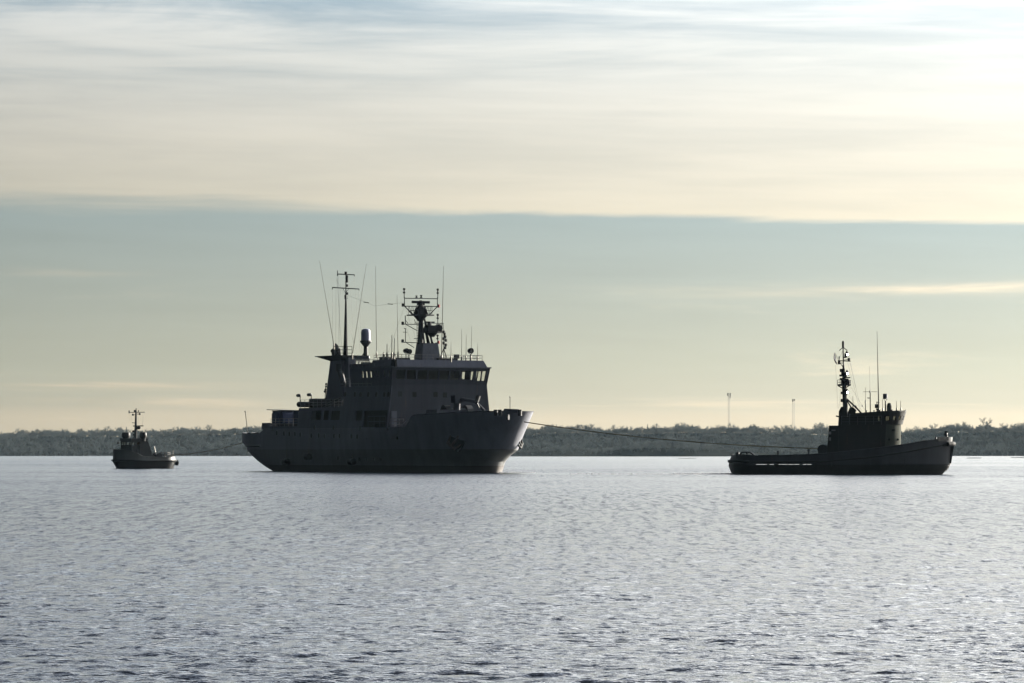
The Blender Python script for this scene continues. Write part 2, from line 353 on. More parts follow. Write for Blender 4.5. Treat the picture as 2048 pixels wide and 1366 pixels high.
# ---------------------------------------------------------------- water: one sheet, real ripples near by, finer relief in the material
def make_water():
    ys = [30.]
    while ys[-1] < 700: ys.append(ys[-1] + .055 * (ys[-1] / 36) ** 1.5)
    while ys[-1] < 2600: ys.append(ys[-1] * 1.03)
    ys = np.array(ys); dy = np.gradient(ys); n = 520
    u = np.linspace(-1, 1, n)
    hw = .15 * ys + 5
    X = u[None, :] * hw[:, None]; Y = np.repeat(ys[:, None], n, 1)
    dx = (2 * hw / (n - 1))[:, None]; dyc = dy[:, None]
    Z = np.zeros_like(X); rng = np.random.default_rng(3)
    K = 110
    lam = np.exp(rng.normal(math.log(.42), .62, K)).clip(.13, 2.4)
    th = rng.normal(0, .62, K) + .12
    for L, t in zip(lam, th):
        kx, ky = 2 * math.pi / L * math.sin(t), 2 * math.pi / L * math.cos(t)
        sl = .0150 * (1 if L < .8 else (.8 / L) ** .6)
        wgt = np.exp(-(ky * dyc / 6.) ** 2 - (kx * dx / 2.2) ** 2)
        if wgt.max() < .01: continue
        ph = kx * X + ky * Y + rng.uniform(0, 6.28)
        # gusts: every wavelet train swells and fades along the surface
        q = rng.uniform(.5, 1.6); env = 1 + .65 * np.sin(X * .21 * q / L ** .5 + rng.uniform(0, 6)) * np.sin(Y * .13 * q / L ** .5 + rng.uniform(0, 6))
        Z += wgt * env * sl * L / (2 * math.pi) * np.sin(ph)
    gust = 1 + .28 * np.sin(Y * .055 + .02 * X) * np.sin(Y * .021 + .7 + .015 * X) + .2 * np.sin(X * .09 + Y * .031)
    Z *= gust * 1.0
    V = np.stack([X, Y, Z], -1).reshape(-1, 3)
    r, c = len(ys), n
    a = (np.arange(r - 1)[:, None] * c + np.arange(c - 1)[None, :]).reshape(-1)
    F = np.stack([a, a + 1, a + c + 1, a + c], -1)
    o = len(V); E = 9000.
    V = np.vstack([V, [(-E, -E, -.6), (E, -E, -.6), (E, 2600, -.6), (-E, 2600, -.6)]]); F = np.vstack([F, [(o, o + 1, o + 2, o + 3)]])
    me = bpy.data.meshes.new('water'); me.vertices.add(len(V)); me.vertices.foreach_set('co', V.astype('f4').ravel())
    me.loops.add(F.size); me.polygons.add(len(F)); me.loops.foreach_set('vertex_index', F.astype('i4').ravel())
    me.polygons.foreach_set('loop_start', (np.arange(len(F)) * 4).astype('i4')); me.polygons.foreach_set('use_smooth', np.ones(len(F), bool))
    me.update(calc_edges=True); me.validate()
    m = bpy.data.materials.new('sea_water'); m.use_nodes = True; t = NT(m.node_tree); b = t.n['Principled BSDF']
    b.inputs['Base Color'].default_value = (.012, .016, .024, 1); b.inputs['IOR'].default_value = 1.333
    co = t.new('ShaderNodeTexCoord').outputs['Object']
    s = t.new('ShaderNodeSeparateXYZ'); t.l.new(co, s.inputs[0]); x, y = s.outputs[0], s.outputs[1]
    fine = t.noise(t.comb(t.math('MULTIPLY', x, 1.0), t.math('MULTIPLY', y, 1.6), 0.), 5.5, 3, .6, .4)
    # calm lanes lie across the bay
    far = t.smooth(y, 90., 500.)
    lane = t.noise(t.comb(t.math('MULTIPLY', x, .005), t.math('MULTIPLY', y, .024), 2.), 1., 4, .6, .3)
    lanef = t.smooth(lane, .36, .58, .25, 1.15)
    lanes = t.math('ADD', t.math('MULTIPLY', t.math('SUBTRACT', lanef, 1.), far), 1.)
    # wavelets, wave trains and gusts: the faces that lean towards the open bay, at several sizes
    tilt = .095
    for k, (fx_, fy_, a) in enumerate(((8., 3.6, .62), (5., 1.3, .66), (3.4, .42, .66), (2.2, .13, .66), (1.2, .045, .28))):
        n = t.noise(t.comb(t.math('MULTIPLY', x, fx_), t.math('MULTIPLY', y, fy_), float(k * 3)), 1., 2, .55, .4)
        dn = t.math('MULTIPLY', t.math('SUBTRACT', n, .5), a)
        if k > 1: dn = t.math('MULTIPLY', dn, t.smooth(y, (40., 60., 120.)[k - 2], (85., 160., 320.)[k - 2], .15, 1.))
        tilt = t.math('ADD', tilt, dn)
    tilt = t.math('MULTIPLY', t.math('MINIMUM', t.math('MAXIMUM', tilt, .004), .42), lanes)
    tilt = t.math('MULTIPLY', t.math('MULTIPLY', tilt, t.smooth(y, 38., 150., .65, 1.)), t.smooth(y, 600., 1500., 1., .45))
    bp = t.new('ShaderNodeBump'); bp.inputs['Distance'].default_value = .035; t.l.new(fine, bp.inputs['Height'])
    va = t.new('ShaderNodeVectorMath', operation='ADD'); t.l.new(bp.outputs[0], va.inputs[0]); t.l.new(t.comb(0., t.math('MULTIPLY', tilt, -1.), 0.), va.inputs[1])
    vn = t.new('ShaderNodeVectorMath', operation='NORMALIZE'); t.l.new(va.outputs[0], vn.inputs[0]); t.l.new(vn.outputs[0], b.inputs['Normal'])
    t.l.new(t.smooth(y, 45., 300., .07, .15), b.inputs['Roughness'])
    me.materials.append(m)
    o = bpy.data.objects.new('water', me); C.objects.link(o); o['kind'] = 'structure'; return o
make_water()

# ---------------------------------------------------------------- the far shore
SH = 2140.
def interp(px, tab):
    return float(np.interp(px, [a for a, b in tab], [b for a, b in tab]))
SKY_TAB = [(-900, 858), (-300, 860), (0, 862), (55, 857), (100, 855), (150, 857), (200, 858), (245, 861), (300, 860), (345, 857), (380, 854), (420, 855), (470, 853), (540, 852),
           (800, 852), (1060, 856), (1100, 853), (1160, 852), (1230, 854), (1300, 851), (1380, 849), (1440, 851), (1500, 852), (1560, 854), (1640, 855), (1720, 856),
           (1800, 857), (1850, 853), (1900, 850), (1945, 852), (1985, 850), (2048, 850), (2300, 846), (2900, 850)]
def crown_top(x, Y):                                        # height of the tree tops over the water, from their height in the view
    return CAM_H + (HOR - interp(1024 + x * FPX / Y, SKY_TAB)) / FPX * Y
def land_z(x, y):
    f = min(1., max(0., (y - SH) / 190.)); f = f * f * (3 - 2 * f) * .55 + f * .45
    return -.5 + f * (crown_top(x, 2330.) - 3.9) + .5 * math.sin(x * .05) * f
def grid_terrain(name, xs, ys, zf, m):
    V = [(x, y, zf(x, y)) for y in ys for x in xs]; c = len(xs)
    F = [(j * c + i, j * c + i + 1, (j + 1) * c + i + 1, (j + 1) * c + i) for j in range(len(ys) - 1) for i in range(c - 1)]
    o = obj(name, MB().add(V, F), m, smooth=True); o['kind'] = 'structure'; return o
grid_terrain('far_shore_hill', list(np.linspace(-700, 700, 180)), [2130, 2138, 2142, 2150, 2170, 2200, 2240, 2280, 2320, 2345, 2380, 2440, 2520, 2600], land_z, M['land'])

def tree_twigs(rng, h, wd, kind):
    """limbs and twig sprays of one tree, base at the origin: (trunk MB, crown MB)"""
    tr, cr = MB(), MB()
    if kind == 'conifer':
        tr.tube([(0, 0, 0), (0, 0, h * .97)], [.16, .03], 5)
        for k in range(90):
            f = rng.random() ** .8; z = h * (.16 + .84 * f); r = wd * .5 * (1.05 - f) * rng.uniform(.55, 1.1); a = rng.uniform(0, 6.28)
            t = (r * math.cos(a), r * math.sin(a), z - .25 * r); s = .30 + .16 * r
            cr.add([(0, 0, z), (t[0] - s * math.sin(a), t[1] + s * math.cos(a), t[2]), (t[0] + .2 * t[0], t[1] + .2 * t[1], t[2] - .2), (t[0] + s * math.sin(a), t[1] - s * math.cos(a), t[2])], [(0, 1, 2, 3)])
        return tr, cr
    tr.tube([(0, 0, 0), (rng.uniform(-.2, .2), 0, h * .38)], [.20, .14], 5)
    def branch(p, d, L, r, lev):
        q = p + d * L * .5 + np.array((rng.uniform(-.1, .1) * L, rng.uniform(-.1, .1) * L, 0)); e = p + d * L
        (tr if lev < 2 else cr).tube([p, q, e], [r, r * .75, r * .5], 3, cap=False)
        if lev >= 3: return
        nb = (5, 4, 4)[lev]
        for k in range(nb):
            f = rng.uniform(.35, 1.) if k else 1.; s = p + (e - p) * f
            a = rng.uniform(0, 6.28); sp = rng.uniform(.35, .85)
            nd = d + sp * np.array((math.cos(a), math.sin(a), rng.uniform(-.15, .5))); nd /= np.linalg.norm(nd)
            branch(s, nd, L * rng.uniform(.5, .72), r * .5, lev + 1)
    for k in range(4):
        a = 6.28 * k / 4 + rng.uniform(-.5, .5); d = np.array((math.cos(a) * wd / h * .75, math.sin(a) * wd / h * .75, 1.)); d /= np.linalg.norm(d)
        branch(np.array((0, 0, h * rng.uniform(.08, .36))), d, h * .34, .10, 0)
    # sprays of fine twigs at the ends of the limbs
    tips = [np.array(v) for v in cr.v[-1::-9]]
    for p in tips:
        for k in range(3):
            s = rng.uniform(.25, .7); a = rng.uniform(0, 6.28); d = np.array((math.cos(a), math.sin(a), rng.uniform(.1, 1.))) * s
            e = np.array((-math.sin(a), math.cos(a), 0)) * .085
            cr.add([p - e, p + e, p + d], [(0, 1, 2)])
    return tr, cr
trng = np.random.default_rng(11)
PRO = []
for i, (h, wd, kind) in enumerate([(7, 6, 'bare'), (8, 7, 'bare'), (6, 6.5, 'bare'), (7.5, 5, 'bare'), (8, 3.4, 'conifer'), (6.5, 3., 'conifer')]):
    a, b = tree_twigs(trng, h, wd, kind); PRO.append((a.mesh('trunk', M['bark']), b.mesh('crown', M['leaf' if kind == 'conifer' else 'twig']), kind, a, b))

def place_tree(name, k, p, s, label, cat, group, rz=None):
    t = thing(name, label, cat, p, trng.uniform(0, 6.28) if rz is None else rz, group); t.scale = (s * trng.uniform(.9, 1.15), s * trng.uniform(.9, 1.15), s)
    obj('trunk', PRO[k][0], None, t); obj('crown', PRO[k][1], None, t); return t

def wood_mesh(name, spots, m, simple=False):
    Vs, Fs, o = [], [], 0
    pro = []
    for p in PRO:
        V = np.array(p[3].v + p[4].v); F = []; off = len(p[3].v)
        for f in p[3].f + [tuple(i + off for i in f) for f in p[4].f]:
            for q in range(1, len(f) - 1): F.append((f[0], f[q], f[q + 1]))
        F = np.array(F)
        pro.append((V, F))
    for x, y, z, s, k in spots:
        V, F = pro[k]; a = trng.uniform(0, 6.28); ca, sa = math.cos(a), math.sin(a)
        if simple: keep = trng.random(len(F)) < simple; F = F[keep]
        U = np.empty_like(V); U[:, 0] = (V[:, 0] * ca - V[:, 1] * sa) * s + x; U[:, 1] = (V[:, 0] * sa + V[:, 1] * ca) * s + y; U[:, 2] = V[:, 2] * s + z
        Vs.append(U); Fs.append(F + o); o += len(V)
    V, F = np.vstack(Vs), np.vstack(Fs)
    me = bpy.data.meshes.new(name); me.vertices.add(len(V)); me.vertices.foreach_set('co', V.astype('f4').ravel())
    me.loops.add(F.size); me.polygons.add(len(F)); me.loops.foreach_set('vertex_index', F.astype('i4').ravel())
    me.polygons.foreach_set('loop_start', (np.arange(len(F)) * 3).astype('i4')); me.update(calc_edges=True)
    me.materials.append(m); ob = bpy.data.objects.new(name, me); C.objects.link(ob); ob['kind'] = 'stuff'; return ob

spots = []
for row, yy in enumerate((2150, 2172, 2196, 2222, 2250, 2280, 2306)):
    x = -400.
    while x < 400:
        x += trng.uniform(1.7, 3.6) if row else trng.uniform(2.5, 5); Y = yy + trng.uniform(-9, 9)
        spots.append((x, Y, land_z(x, Y) - .3, trng.uniform(.45, .7), int(trng.choice(6, p=[.25, .22, .22, .18, .07, .06]))))
for cy_, lo, hi in ((2338, .55, .85), (2326, .5, .75), (2314, .45, .7)):      # the crest
    x = -400.
    while x < 400:
        x += trng.uniform(1.0, 2.2); Y = cy_ + trng.uniform(-6, 6)
        s = trng.uniform(lo, hi) * (1 + .16 * math.sin(x * .11) * math.sin(x * .037 + 1) + .10 * math.sin(x * .31))
        spots.append((x, Y, land_z(x, Y) - 1.1, s, int(trng.choice(6, p=[.24, .24, .26, .2, .04, .02]))))
wood_mesh('shore_woodland', spots, M['twig'])

LB = 'bare deciduous tree standing above the far shore skyline'
for i in range(46):                                         # crowns that rise over the rest
    px = -10 + i * 46 + trng.uniform(-14, 14)
    if 500 < px < 1060: continue
    Y = 2328 + trng.uniform(-8, 8); x = (px - 1024) / FPX * Y
    place_tree('bare_tree', int(trng.choice(4)), (x, Y, land_z(x, Y) - .9), trng.uniform(.72, .95), LB, 'tree', 'bare trees along the far skyline')
for px, s in ((1105, .62), (1118, .55), (1172, .58), (1385, .66), (1476, .62), (1512, .56), (384, .62), (221, .55)):
    Y = 2320 + trng.uniform(-6, 6); x = (px - 1024) / FPX * Y
    place_tree('conifer_tree', 4 + int(trng.integers(2)), (x, Y, land_z(x, Y) - .3), s, 'dark pointed conifer rising from the far shore skyline', 'tree', 'conifers along the far skyline')
for px, s, k, lb in ((1972, 1.25, 1, 'largest bare tree on the far shore, broad crown right of the tugboat bow'),
                     (1905, .95, 2, 'broad rounded bare tree on the skyline just above the tugboat bow'),
                     (2030, 1.05, 0, 'broad bare tree at the right edge of the far shore'),
                     (1140, .8, 3, 'tall bare tree on the skyline above the tow rope, right of the ship bow')):
    Y = 2316; x = (px - 1024) / FPX * Y
    place_tree('bare_tree', k, (x, Y, land_z(x, Y) - .8), s, lb, 'tree', 'broad bare trees on the far shore', 1.)

# a low point of land in front of the far shore
HEAD_TAB = [(900, 911), (1000, 908), (1040, 905), (1080, 903), (1130, 902), (1180, 904), (1230, 901), (1290, 895), (1330, 893), (1400, 897), (1480, 903), (1540, 908), (1600, 912)]
def head_z(x, y):
    px = 1024 + x * FPX / 1990.; top = CAM_H + (HOR - interp(px, HEAD_TAB)) / FPX * 1990.
    f = max(0., 1 - ((y - 2000.) / 58.) ** 2); return -.7 + (top + .7) * f
grid_terrain('low_headland', list(np.linspace(-45, 155, 70)), [1942, 1948, 1956, 1966, 1980, 2000, 2020, 2040, 2058], head_z, M['land'])
spots = []
for k in range(260):
    x = trng.uniform(-20, 122); Y = trng.uniform(1955, 2004); px = 1024 + x * FPX / 1990
    s = .28 + .42 * math.exp(-((px - 1340) / 70) ** 2) + .2 * math.exp(-((px - 1130) / 30) ** 2)
    spots.append((x, Y, head_z(x, Y) - .3, s * trng.uniform(.6, 1.1), int(trng.choice(4))))
wood_mesh('headland_scrub', spots, M['twig'])
for px, s, lb in ((1115, .55, 'small bush like tree on the low headland beside the ship bow'), (1148, .62, 'rounder small tree on the low headland, right of the other')):
    x = (px - 1024) / FPX * 1985; place_tree('bare_tree', 2, (x, 1985, head_z(x, 1985) - .3), s, lb, 'tree', 'small trees on the headland')

def house(px, v, Y, wd, h, dp, rz, label):
    x, y, z = at(px, v, Y)
    t = thing('house', label, 'house', (x, y, z), rz, 'houses on the far shore')
    obj('wall', MB().plan([(-wd / 2, -dp / 2), (wd / 2, -dp / 2), (wd / 2, dp / 2), (-wd / 2, dp / 2)], -3, h), M['wallh'], t)
    rf = obj('roof', MB().add([(-wd / 2 - .4, -dp / 2 - .4, h), (wd / 2 + .4, -dp / 2 - .4, h), (wd / 2 + .4, dp / 2 + .4, h), (-wd / 2 - .4, dp / 2 + .4, h), (-wd / 2 - .4, 0, h + dp * .42), (wd / 2 + .4, 0, h + dp * .42)],
                              [(0, 3, 2, 1), (0, 1, 5, 4), (2, 3, 4, 5), (0, 4, 3), (1, 2, 5)]), M['roofh'], t)
    obj('chimney', MB().box((wd * .2, .5, h + dp * .42), (.8, .8, 1.6)), M['roofh'], rf)
    for k in range(3):
        f = obj('window', MB().box((-wd * .3 + wd * .3 * k, -dp / 2 - .01, h * .55), (1.1, .12, 1.3)), M['pglass'], t)
house(515, 887, 2160, 8, 2.2, 6, -.85, 'pale house on the wooded slope beyond the ship stern')

def lattice(px, v0, v1, Y, wd, label, heads):
    b = at(px, v0, Y); zt = at(px, v1, Y)[2]; h = zt - b[2] + 4
    t = thing('lattice_mast', label, 'mast', (b[0], b[1], b[2] - 4), .3, 'lattice masts on the hill')
    q = wd / 2
    for sx_, sy_ in ((-q, -q), (q, -q), (q, q), (-q, q)): obj('leg', MB().tube([(sx_, sy_, 0), (sx_, sy_, h)], .05, 4), M['wire'], t)
    m = MB(); n = int(h / wd / 1.3); cs = [(-q, -q), (q, -q), (q, q), (-q, q)]
    for i in range(n):
        for a in range(4):
            p, r = cs[a], cs[(a + 1) % 4]; z0, z1 = h * i / n, h * (i + 1) / n
            m.tube([(*p, z0), (*r, z1)], .022, 3, cap=False); m.tube([(*p, z1), (*r, z1)], .022, 3, cap=False)
    obj('bracing', m, M['wire'], t, kind='stuff')
    for dz, ox, sz in heads: obj('antenna_panel', MB().box((ox, 0, h - dz), sz), M['wire'], t)
lattice(1458, 851, 786, 2350, .95, 'taller thin lattice mast with aerial panels at its top on the hill', [(.9, -.8, (.5, .4, 1.8)), (.9, .8, (.5, .4, 1.8)), (2.6, .7, (.4, .4, 1.4))])
lattice(1587, 854, 798, 2350, 1.15, 'shorter lattice mast standing nearer the tugboat on the hill', [(.8, -.5, (.5, .5, 1.6)), (.5, .55, (.5, .5, 1.0))])

for px, v, wd, hh, lb in ((4, 911.4, 8, .28, 'dark flat rock awash at the left edge of the bay'), (92, 911.8, 13, .34, 'longest dark flat rock awash left of the small tug'), (186, 911.9, 12, .30, 'dark flat rock awash nearest the small tug'),
                          (1947, 916.6, 6.4, .26, 'dark flat rock awash right of the tugboat bow'), (2038, 915.4, 7.5, .30, 'dark flat rock awash at the right edge of the bay'), (1376, 917, 8.5, .16, 'thin dark rock awash between ship and tugboat')):
    x, y, z = at(px, v, CAM_H * FPX / (v - HOR)); m = MB(); n = 18; rr = np.random.default_rng(int(px))
    P0 = [(wd / 2 * math.cos(6.283 * i / n) * rr.uniform(.85, 1.1), wd * .3 * math.sin(6.283 * i / n) * rr.uniform(.8, 1.1)) for i in range(n)]
    m.v = [(a, b, -.4) for a, b in P0] + [(a * .8, b * .8, hh * rr.uniform(.4, .8)) for a, b in P0] + [(a * .4, b * .4, hh * rr.uniform(.7, 1.1)) for a, b in P0] + [(0, 0, hh)]
    for k in (0, 1): m.f += [(k * n + i, k * n + (i + 1) % n, (k + 1) * n + (i + 1) % n, (k + 1) * n + i) for i in range(n)]
    m.f += [(2 * n + i, 2 * n + (i + 1) % n, 3 * n) for i in range(n)]
    tag(obj('rock', m, M['rock'], loc=(x, y, 0)), lb, 'rock', 'rocks awash in the bay')

# air between here and the far shore
hm = bpy.data.materials.new('haze_air'); hm.use_nodes = True; ht = NT(hm.node_tree); ht.n.clear()
pv = ht.new('ShaderNodeVolumePrincipled'); pv.inputs['Color'].default_value = (.54, .77, .95, 1); pv.inputs['Density'].default_value = HAZE; pv.inputs['Anisotropy'].default_value = 0.
ho = ht.new('ShaderNodeOutputMaterial'); ht.l.new(pv.outputs[0], ho.inputs['Volume'])
obj('haze', MB().box((0, 1200, 29), (3000, 3000, 62)), hm, kind='stuff')

# ---------------------------------------------------------------- the big ship
S = Frame(997, 945.5, -58)
ship = thing('ship', 'large grey towed ship with a tall bridge house, seen from its starboard bow', 'ship', (S.o[0], S.o[1], 0), S.a, 'vessels in the tow')
HB = 7.05
def zt_ship(x):
    if x > -9.2: return float(np.interp(x, [-9.2, -3, 2, 6], [6.78, 7.0, 7.15, 7.12]))
    if x > -10.4: return 5.4 + (x + 10.4) / 1.2 * 1.38
    return 5.4 if x > -46 else float(np.interp(x, [-58, -50, -46], [4.95, 4.75, 4.8]))
#      z     B    xf    lf   xa     la
LV = [(-1.6, 5.0, -4.0, 34, -45.0, 13), (0, 6.45, -.8, 33, -50.4, 11), (.6, 6.7, -.7, 31, -52.0, 10.5), (1.3, 6.85, -.4, 30, -53.4, 9.5), (2.0, 6.95, .6, 29, -54.6, 9),
      (2.65, 7.0, 2.15, 28, -55.4, 8.2), (3.1, 7.02, 2.4, 27.5, -55.4, 7.8), (4.5, 7.05, 3.3, 26, -55.9, 6.6), (5.4, 7.05, 3.95, 25, -55.7, 6.2), (7.1, 7.05, 5.2, 23.5, -55.5, 6.0)]
hm_, edge_ = hull_mesh(LV, zt_ship, 3.1, .12, lambda x: 4.2 if x < -10 else 5.6, nf=64, nm=20)
hull = obj('hull', hm_, M['hull'], ship); weld_smooth(hull, 28)
# rail cap along the bulwark, fore part and stern part
for lo, hi in ((-9.2, 9), (-60, -46.2)):
    for sg in (-1, 1):
        pts = [(x, sg * y, zt_ship(x) + .04) for x, y in edge_ if lo < x < hi]
        obj('bulwark_rail', MB().tube(pts, .06, 6), M['front'], hull)
pts = [(x, -y - .05, 3.22) for x, y in waterline(*[7.02, 2.4, 27.5, -55.4, 7.8]) if x < -45.5]
obj('rubbing_strake', MB().tube(pts, .13, 6), M['dark'], hull)
obj('rubbing_strake', MB().tube([(x, -y, z) for x, y, z in pts], .13, 6), M['dark'], hull)
# side of the deckhouses: tumblehome above the deck edge
TH = .118
def hb(z): return HB - .015 - max(0, z - 5.4) * TH
X = lambda u, v, z=None: S.on('y', -(HB if z is None else hb(z)), u, v)[0]
def side(sg):
    def f(x, z, d): return (x, sg * (hb(z) + (PW if sg > 0 else 0) - d), z)
    return f
PW = .55                                                    # the house stands a little further out to port
def opening(u0, u1, v0, v1):
    vm, um = (v0 + v1) / 2, (u0 + u1) / 2
    z0, z1 = S.on('y', -hb(6.5), um, v1)[2], S.on('y', -hb(7), um, v0)[2]
    zc = (z0 + z1) / 2; return (S.on('y', -hb(zc), u0, vm)[0], S.on('y', -hb(zc), u1, vm)[0], z0, z1)
holes = [opening(*o) for o in ((623, 642, 821, 840), (646, 657, 821, 840), (660.5, 679.5, 821.6, 840), (711, 724, 821, 841), (726, 773.5, 821, 859))]
XA, XB, XC, XF = -45.7, -36.4, -25.3, -13.95
def hz(h): return (h[0], h[1], max(h[2], 5.43), h[3])
for sg in (-1, 1):
    wl = MB()
    wl.wall(XA, -43.6, 5.3, 6.12, [], side(sg)); wl.wall(-43.58, XB, 5.3, 5.66, [], side(sg))
    wl.wall(XB + .002, XC, 5.3, 7.92, [hz(h) for h in holes[:3]], side(sg), .14)
    wl.wall(XC + .002, XF, 5.3, 10.4, [hz(h) for h in holes[3:]], side(sg), .14)
    obj('side_wall', wl, M['house'], ship)
    # a dark covered deck lies behind the openings
    obj('covered_deck', MB().wall(XB + .3, XF - .6, 5.0, 7.9, [], lambda x, z, d, sg=sg: (x, sg * (HB - 2.6 - d), z)), M['in'], ship)
obj('deckhouse', MB().box(((XA + XB) / 2, 0, 4.75), (XB - XA - .1, 13.7, .9)).box(((XB + XC) / 2, 0, 7.8), (XC - XB - .1, 13.2, .16)).box((XB + .1, 0, 6.5), (.14, 13.3, 2.7)).box((XA + .1, 0, 5.2), (.14, 13.7, 1.8))
    .box(((XC + XF) / 2, 0, 7.95), (XF - XC - .2, 13.0, .16)).box(((XC + XF) / 2, 0, 10.3), (XF - XC - .2, 12.6, .16)).box((XC + .1, 0, 9.1), (.14, 12.75, 2.5)), M['house'], ship)
# gate rails inside the largest opening
h = holes[4]; xa, xb = h[0] + .6, h[1] - .9
obj('railing', MB().rail([(xa, -HB + .5, 5.5), (xb, -HB + .5, 5.5)], 1.25, 1.5, 2, .045), M['greyp'], ship)
obj('winch_housing', MB().frus(xa + .6, xb + .7, -HB + .6, -HB + 2, 5.0, xa + 1.0, xb + .3, -HB + .9, -HB + 1.8, 5.85), M['tugfront'], ship)
obj('railing', MB().rail([(-13.5, -HB + .25, 5.42), (-10.6, -HB + .3, 5.42)], 1.0, 1.0, 3, .03), M['rail'], ship)
# front wall of the house with the bridge windows
ZB0, ZB1 = 11.20, 12.28
def fx(z): return XF + (.0 if z < 10.6 else (z - 10.6) * .22)
def hbf(z): return hb(z) if z < 10.5 else hb(10.5) + (z - 10.5) * .10
def front(y, z, d): return (fx(z) - d, y / hbf(5.4) * (hbf(z) + (PW if y > 0 else 0)), z)
k0 = lambda y: y * hbf(5.4) / (hbf(11.7) + (PW if y > 0 else 0))
yy = [k0(S.on('x', fx(11.7), u, 748)[1]) for u in (792.5, 811, 814, 832, 836, 854.5, 857.5, 876.5, 879, 897.5, 900.5, 918.5, 921.5, 934, 951.2, 954.6, 955.8, 962.4, 963.6, 970.8)]
wins = [(yy[i], yy[i + 1], ZB0, ZB1) for i in range(0, 12, 2)] + [(yy[12], yy[14] - .35, ZB0, ZB1), (yy[14], yy[15], ZB0 + .1, ZB1), (yy[16], yy[17], ZB0 - .1, ZB1), (yy[18], yy[19], ZB0 - .1, ZB1)]
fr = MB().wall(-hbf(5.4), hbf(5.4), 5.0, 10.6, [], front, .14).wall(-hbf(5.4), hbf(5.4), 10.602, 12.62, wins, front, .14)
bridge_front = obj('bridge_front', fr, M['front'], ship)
for wn in wins:
    obj('window', MB().wall(wn[0], wn[1], wn[2], wn[3], [], lambda y, z, d: front(y, z, d + .07), .02), M['glass'], bridge_front)
# bridge sides, set in from the house side, with tall windows; the room behind is open from side to side
HBB = hbf(11.7) - .12
def bside(sg):
    def f(x, z, d): return (x, sg * (hbf(z) + (PW - .02 if sg > 0 else -.12) - d), z)
    return f
XBA = S.on('y', -HBB, 700, 745)[0]
def bw(u0, u1, v0=740, v1=755):
    a = S.on('y', -HBB, u0, 747)[0], S.on('y', -HBB, u1, 747)[0]; return (a[0], a[1], 11.45, 12.25)
sw = [bw(724, 727), bw(731.5, 735), bw(740, 743.5), bw(748, 751.5), bw(755, 758.5), bw(766.8, 770.5), bw(777, 780.5)]
pw = [(XF - 1.3, XF - .3, ZB0 - .1, ZB1), (XF - 2.6, XF - 1.45, ZB0 - .1, ZB1), (XF - 3.9, XF - 2.8, ZB0, ZB1), (XF - 6, XF - 5.2, ZB0 + .2, ZB1)]
aw = [(-5.7, -4.9, 11.3, 12.3), (-4.7, -3.9, 11.3, 12.3), (-3.7, -2.9, 11.3, 12.3), (-2.7, -1.9, 11.3, 12.3)]
for sg, hl in ((-1, sw), (1, pw)):
    b_ = obj('bridge_side', MB().wall(XBA, fx(11.5) - .3, 10.42, 12.62, hl, bside(sg), .12), M['house'], ship)
    for q in hl: obj('window', MB().wall(*q, [], lambda x, z, d, sg=sg: bside(sg)(x, z, d + .05), .02), M['glass'], b_)
b_ = obj('bridge_aft_wall', MB().wall(-HBB + .1, HBB + .5, 10.42, 12.6, aw, lambda y, z, d: (XBA + d, y, z), .12), M['house'], ship)
for q in aw: obj('window', MB().wall(*q, [], lambda y, z, d: (XBA + d + .05, y, z), .02), M['glass'], b_)
obj('bridge_bulkhead', MB().wall(-HBB + .2, HBB - 1.3, 10.42, 12.6, [], lambda y, z, d: (XF - 4.6 - d, y, z)).box((XF - 2.2, -.6, 10.95), (.8, 10.4, 1.0)).box((XF - 7, 2.2, 11.4), (.12, 6, 2.2)), M['in'], ship)
obj('bridge_roof', MB().box(((XBA + XF) / 2 + .1, .3, 12.69), (XF - XBA + .2, 2 * HBB + .6, .12)), M['house'], ship)
obj('visor', MB().plan([(XF - 1.4, -hbf(12.6) - .05), (XF + .62, -hbf(12.6) - .05), (XF + .62, hbf(12.6) + .62), (XF - 2.2, hbf(12.6) + .62), (XF - 2.2, 5), (XF - .8, 5), (XF - .8, -5), (XF - 1.4, -5)], 12.60, 12.74), M['greyp'], ship)
obj('parapet', MB().plan([(XF - 5.5, -6.05), (XF + .1, -6.05), (XF + .1, 7.0), (XF - 5.5, 7.0)], 12.76, 13.55, [(XF - 5.4, -5.95), (XF - .15, -5.85), (XF - .15, 6.6), (XF - 5.4, 6.6)]), M['house'], ship)
obj('upper_deck_wall', MB().box((XBA + 2.5, -HBB + .3, 12.95), (6.2, .1, .45)), M['house'], ship)
obj('railing', MB().rail([(XF - 5.3, -5.8, 13.55), (XF - .3, -5.7, 13.55), (XF - .3, 6.5, 13.55), (XF - 5, 6.5, 13.55)], .62, .9, 2, .025), M['rail'], ship)
obj('railing', MB().rail([(XBA, -HBB + .2, 12.76), (XF - 5.6, -HBB + .2, 12.76)], 1.0, .9, 3, .025), M['rail'], ship)
obj('railing', MB().rail([(XBA, -HBB + .2, 12.76), (XBA, HBB - .2, 12.76)], 1.0, 1.1, 3, .025), M['rail'], ship)
obj('railing', MB().rail([(XC, -hb(10.4) + .1, 10.42), (X(742, 774, 10.4), -hb(10.4) + .1, 10.42)], 1.0, 1.0, 3, .03), M['rail'], ship)
obj('railing', MB().rail([(XB + .2, -hb(7.9) + .15, 7.92), (XC - .2, -hb(7.9) + .15, 7.92)], 1.0, 1.1, 3, .025), M['rail'], ship)
obj('railing', MB().rail([(-43.4, -HB + .15, 5.66), (XB, -HB + .15, 5.66)], .95, 1.1, 3, .028), M['rail'], ship)

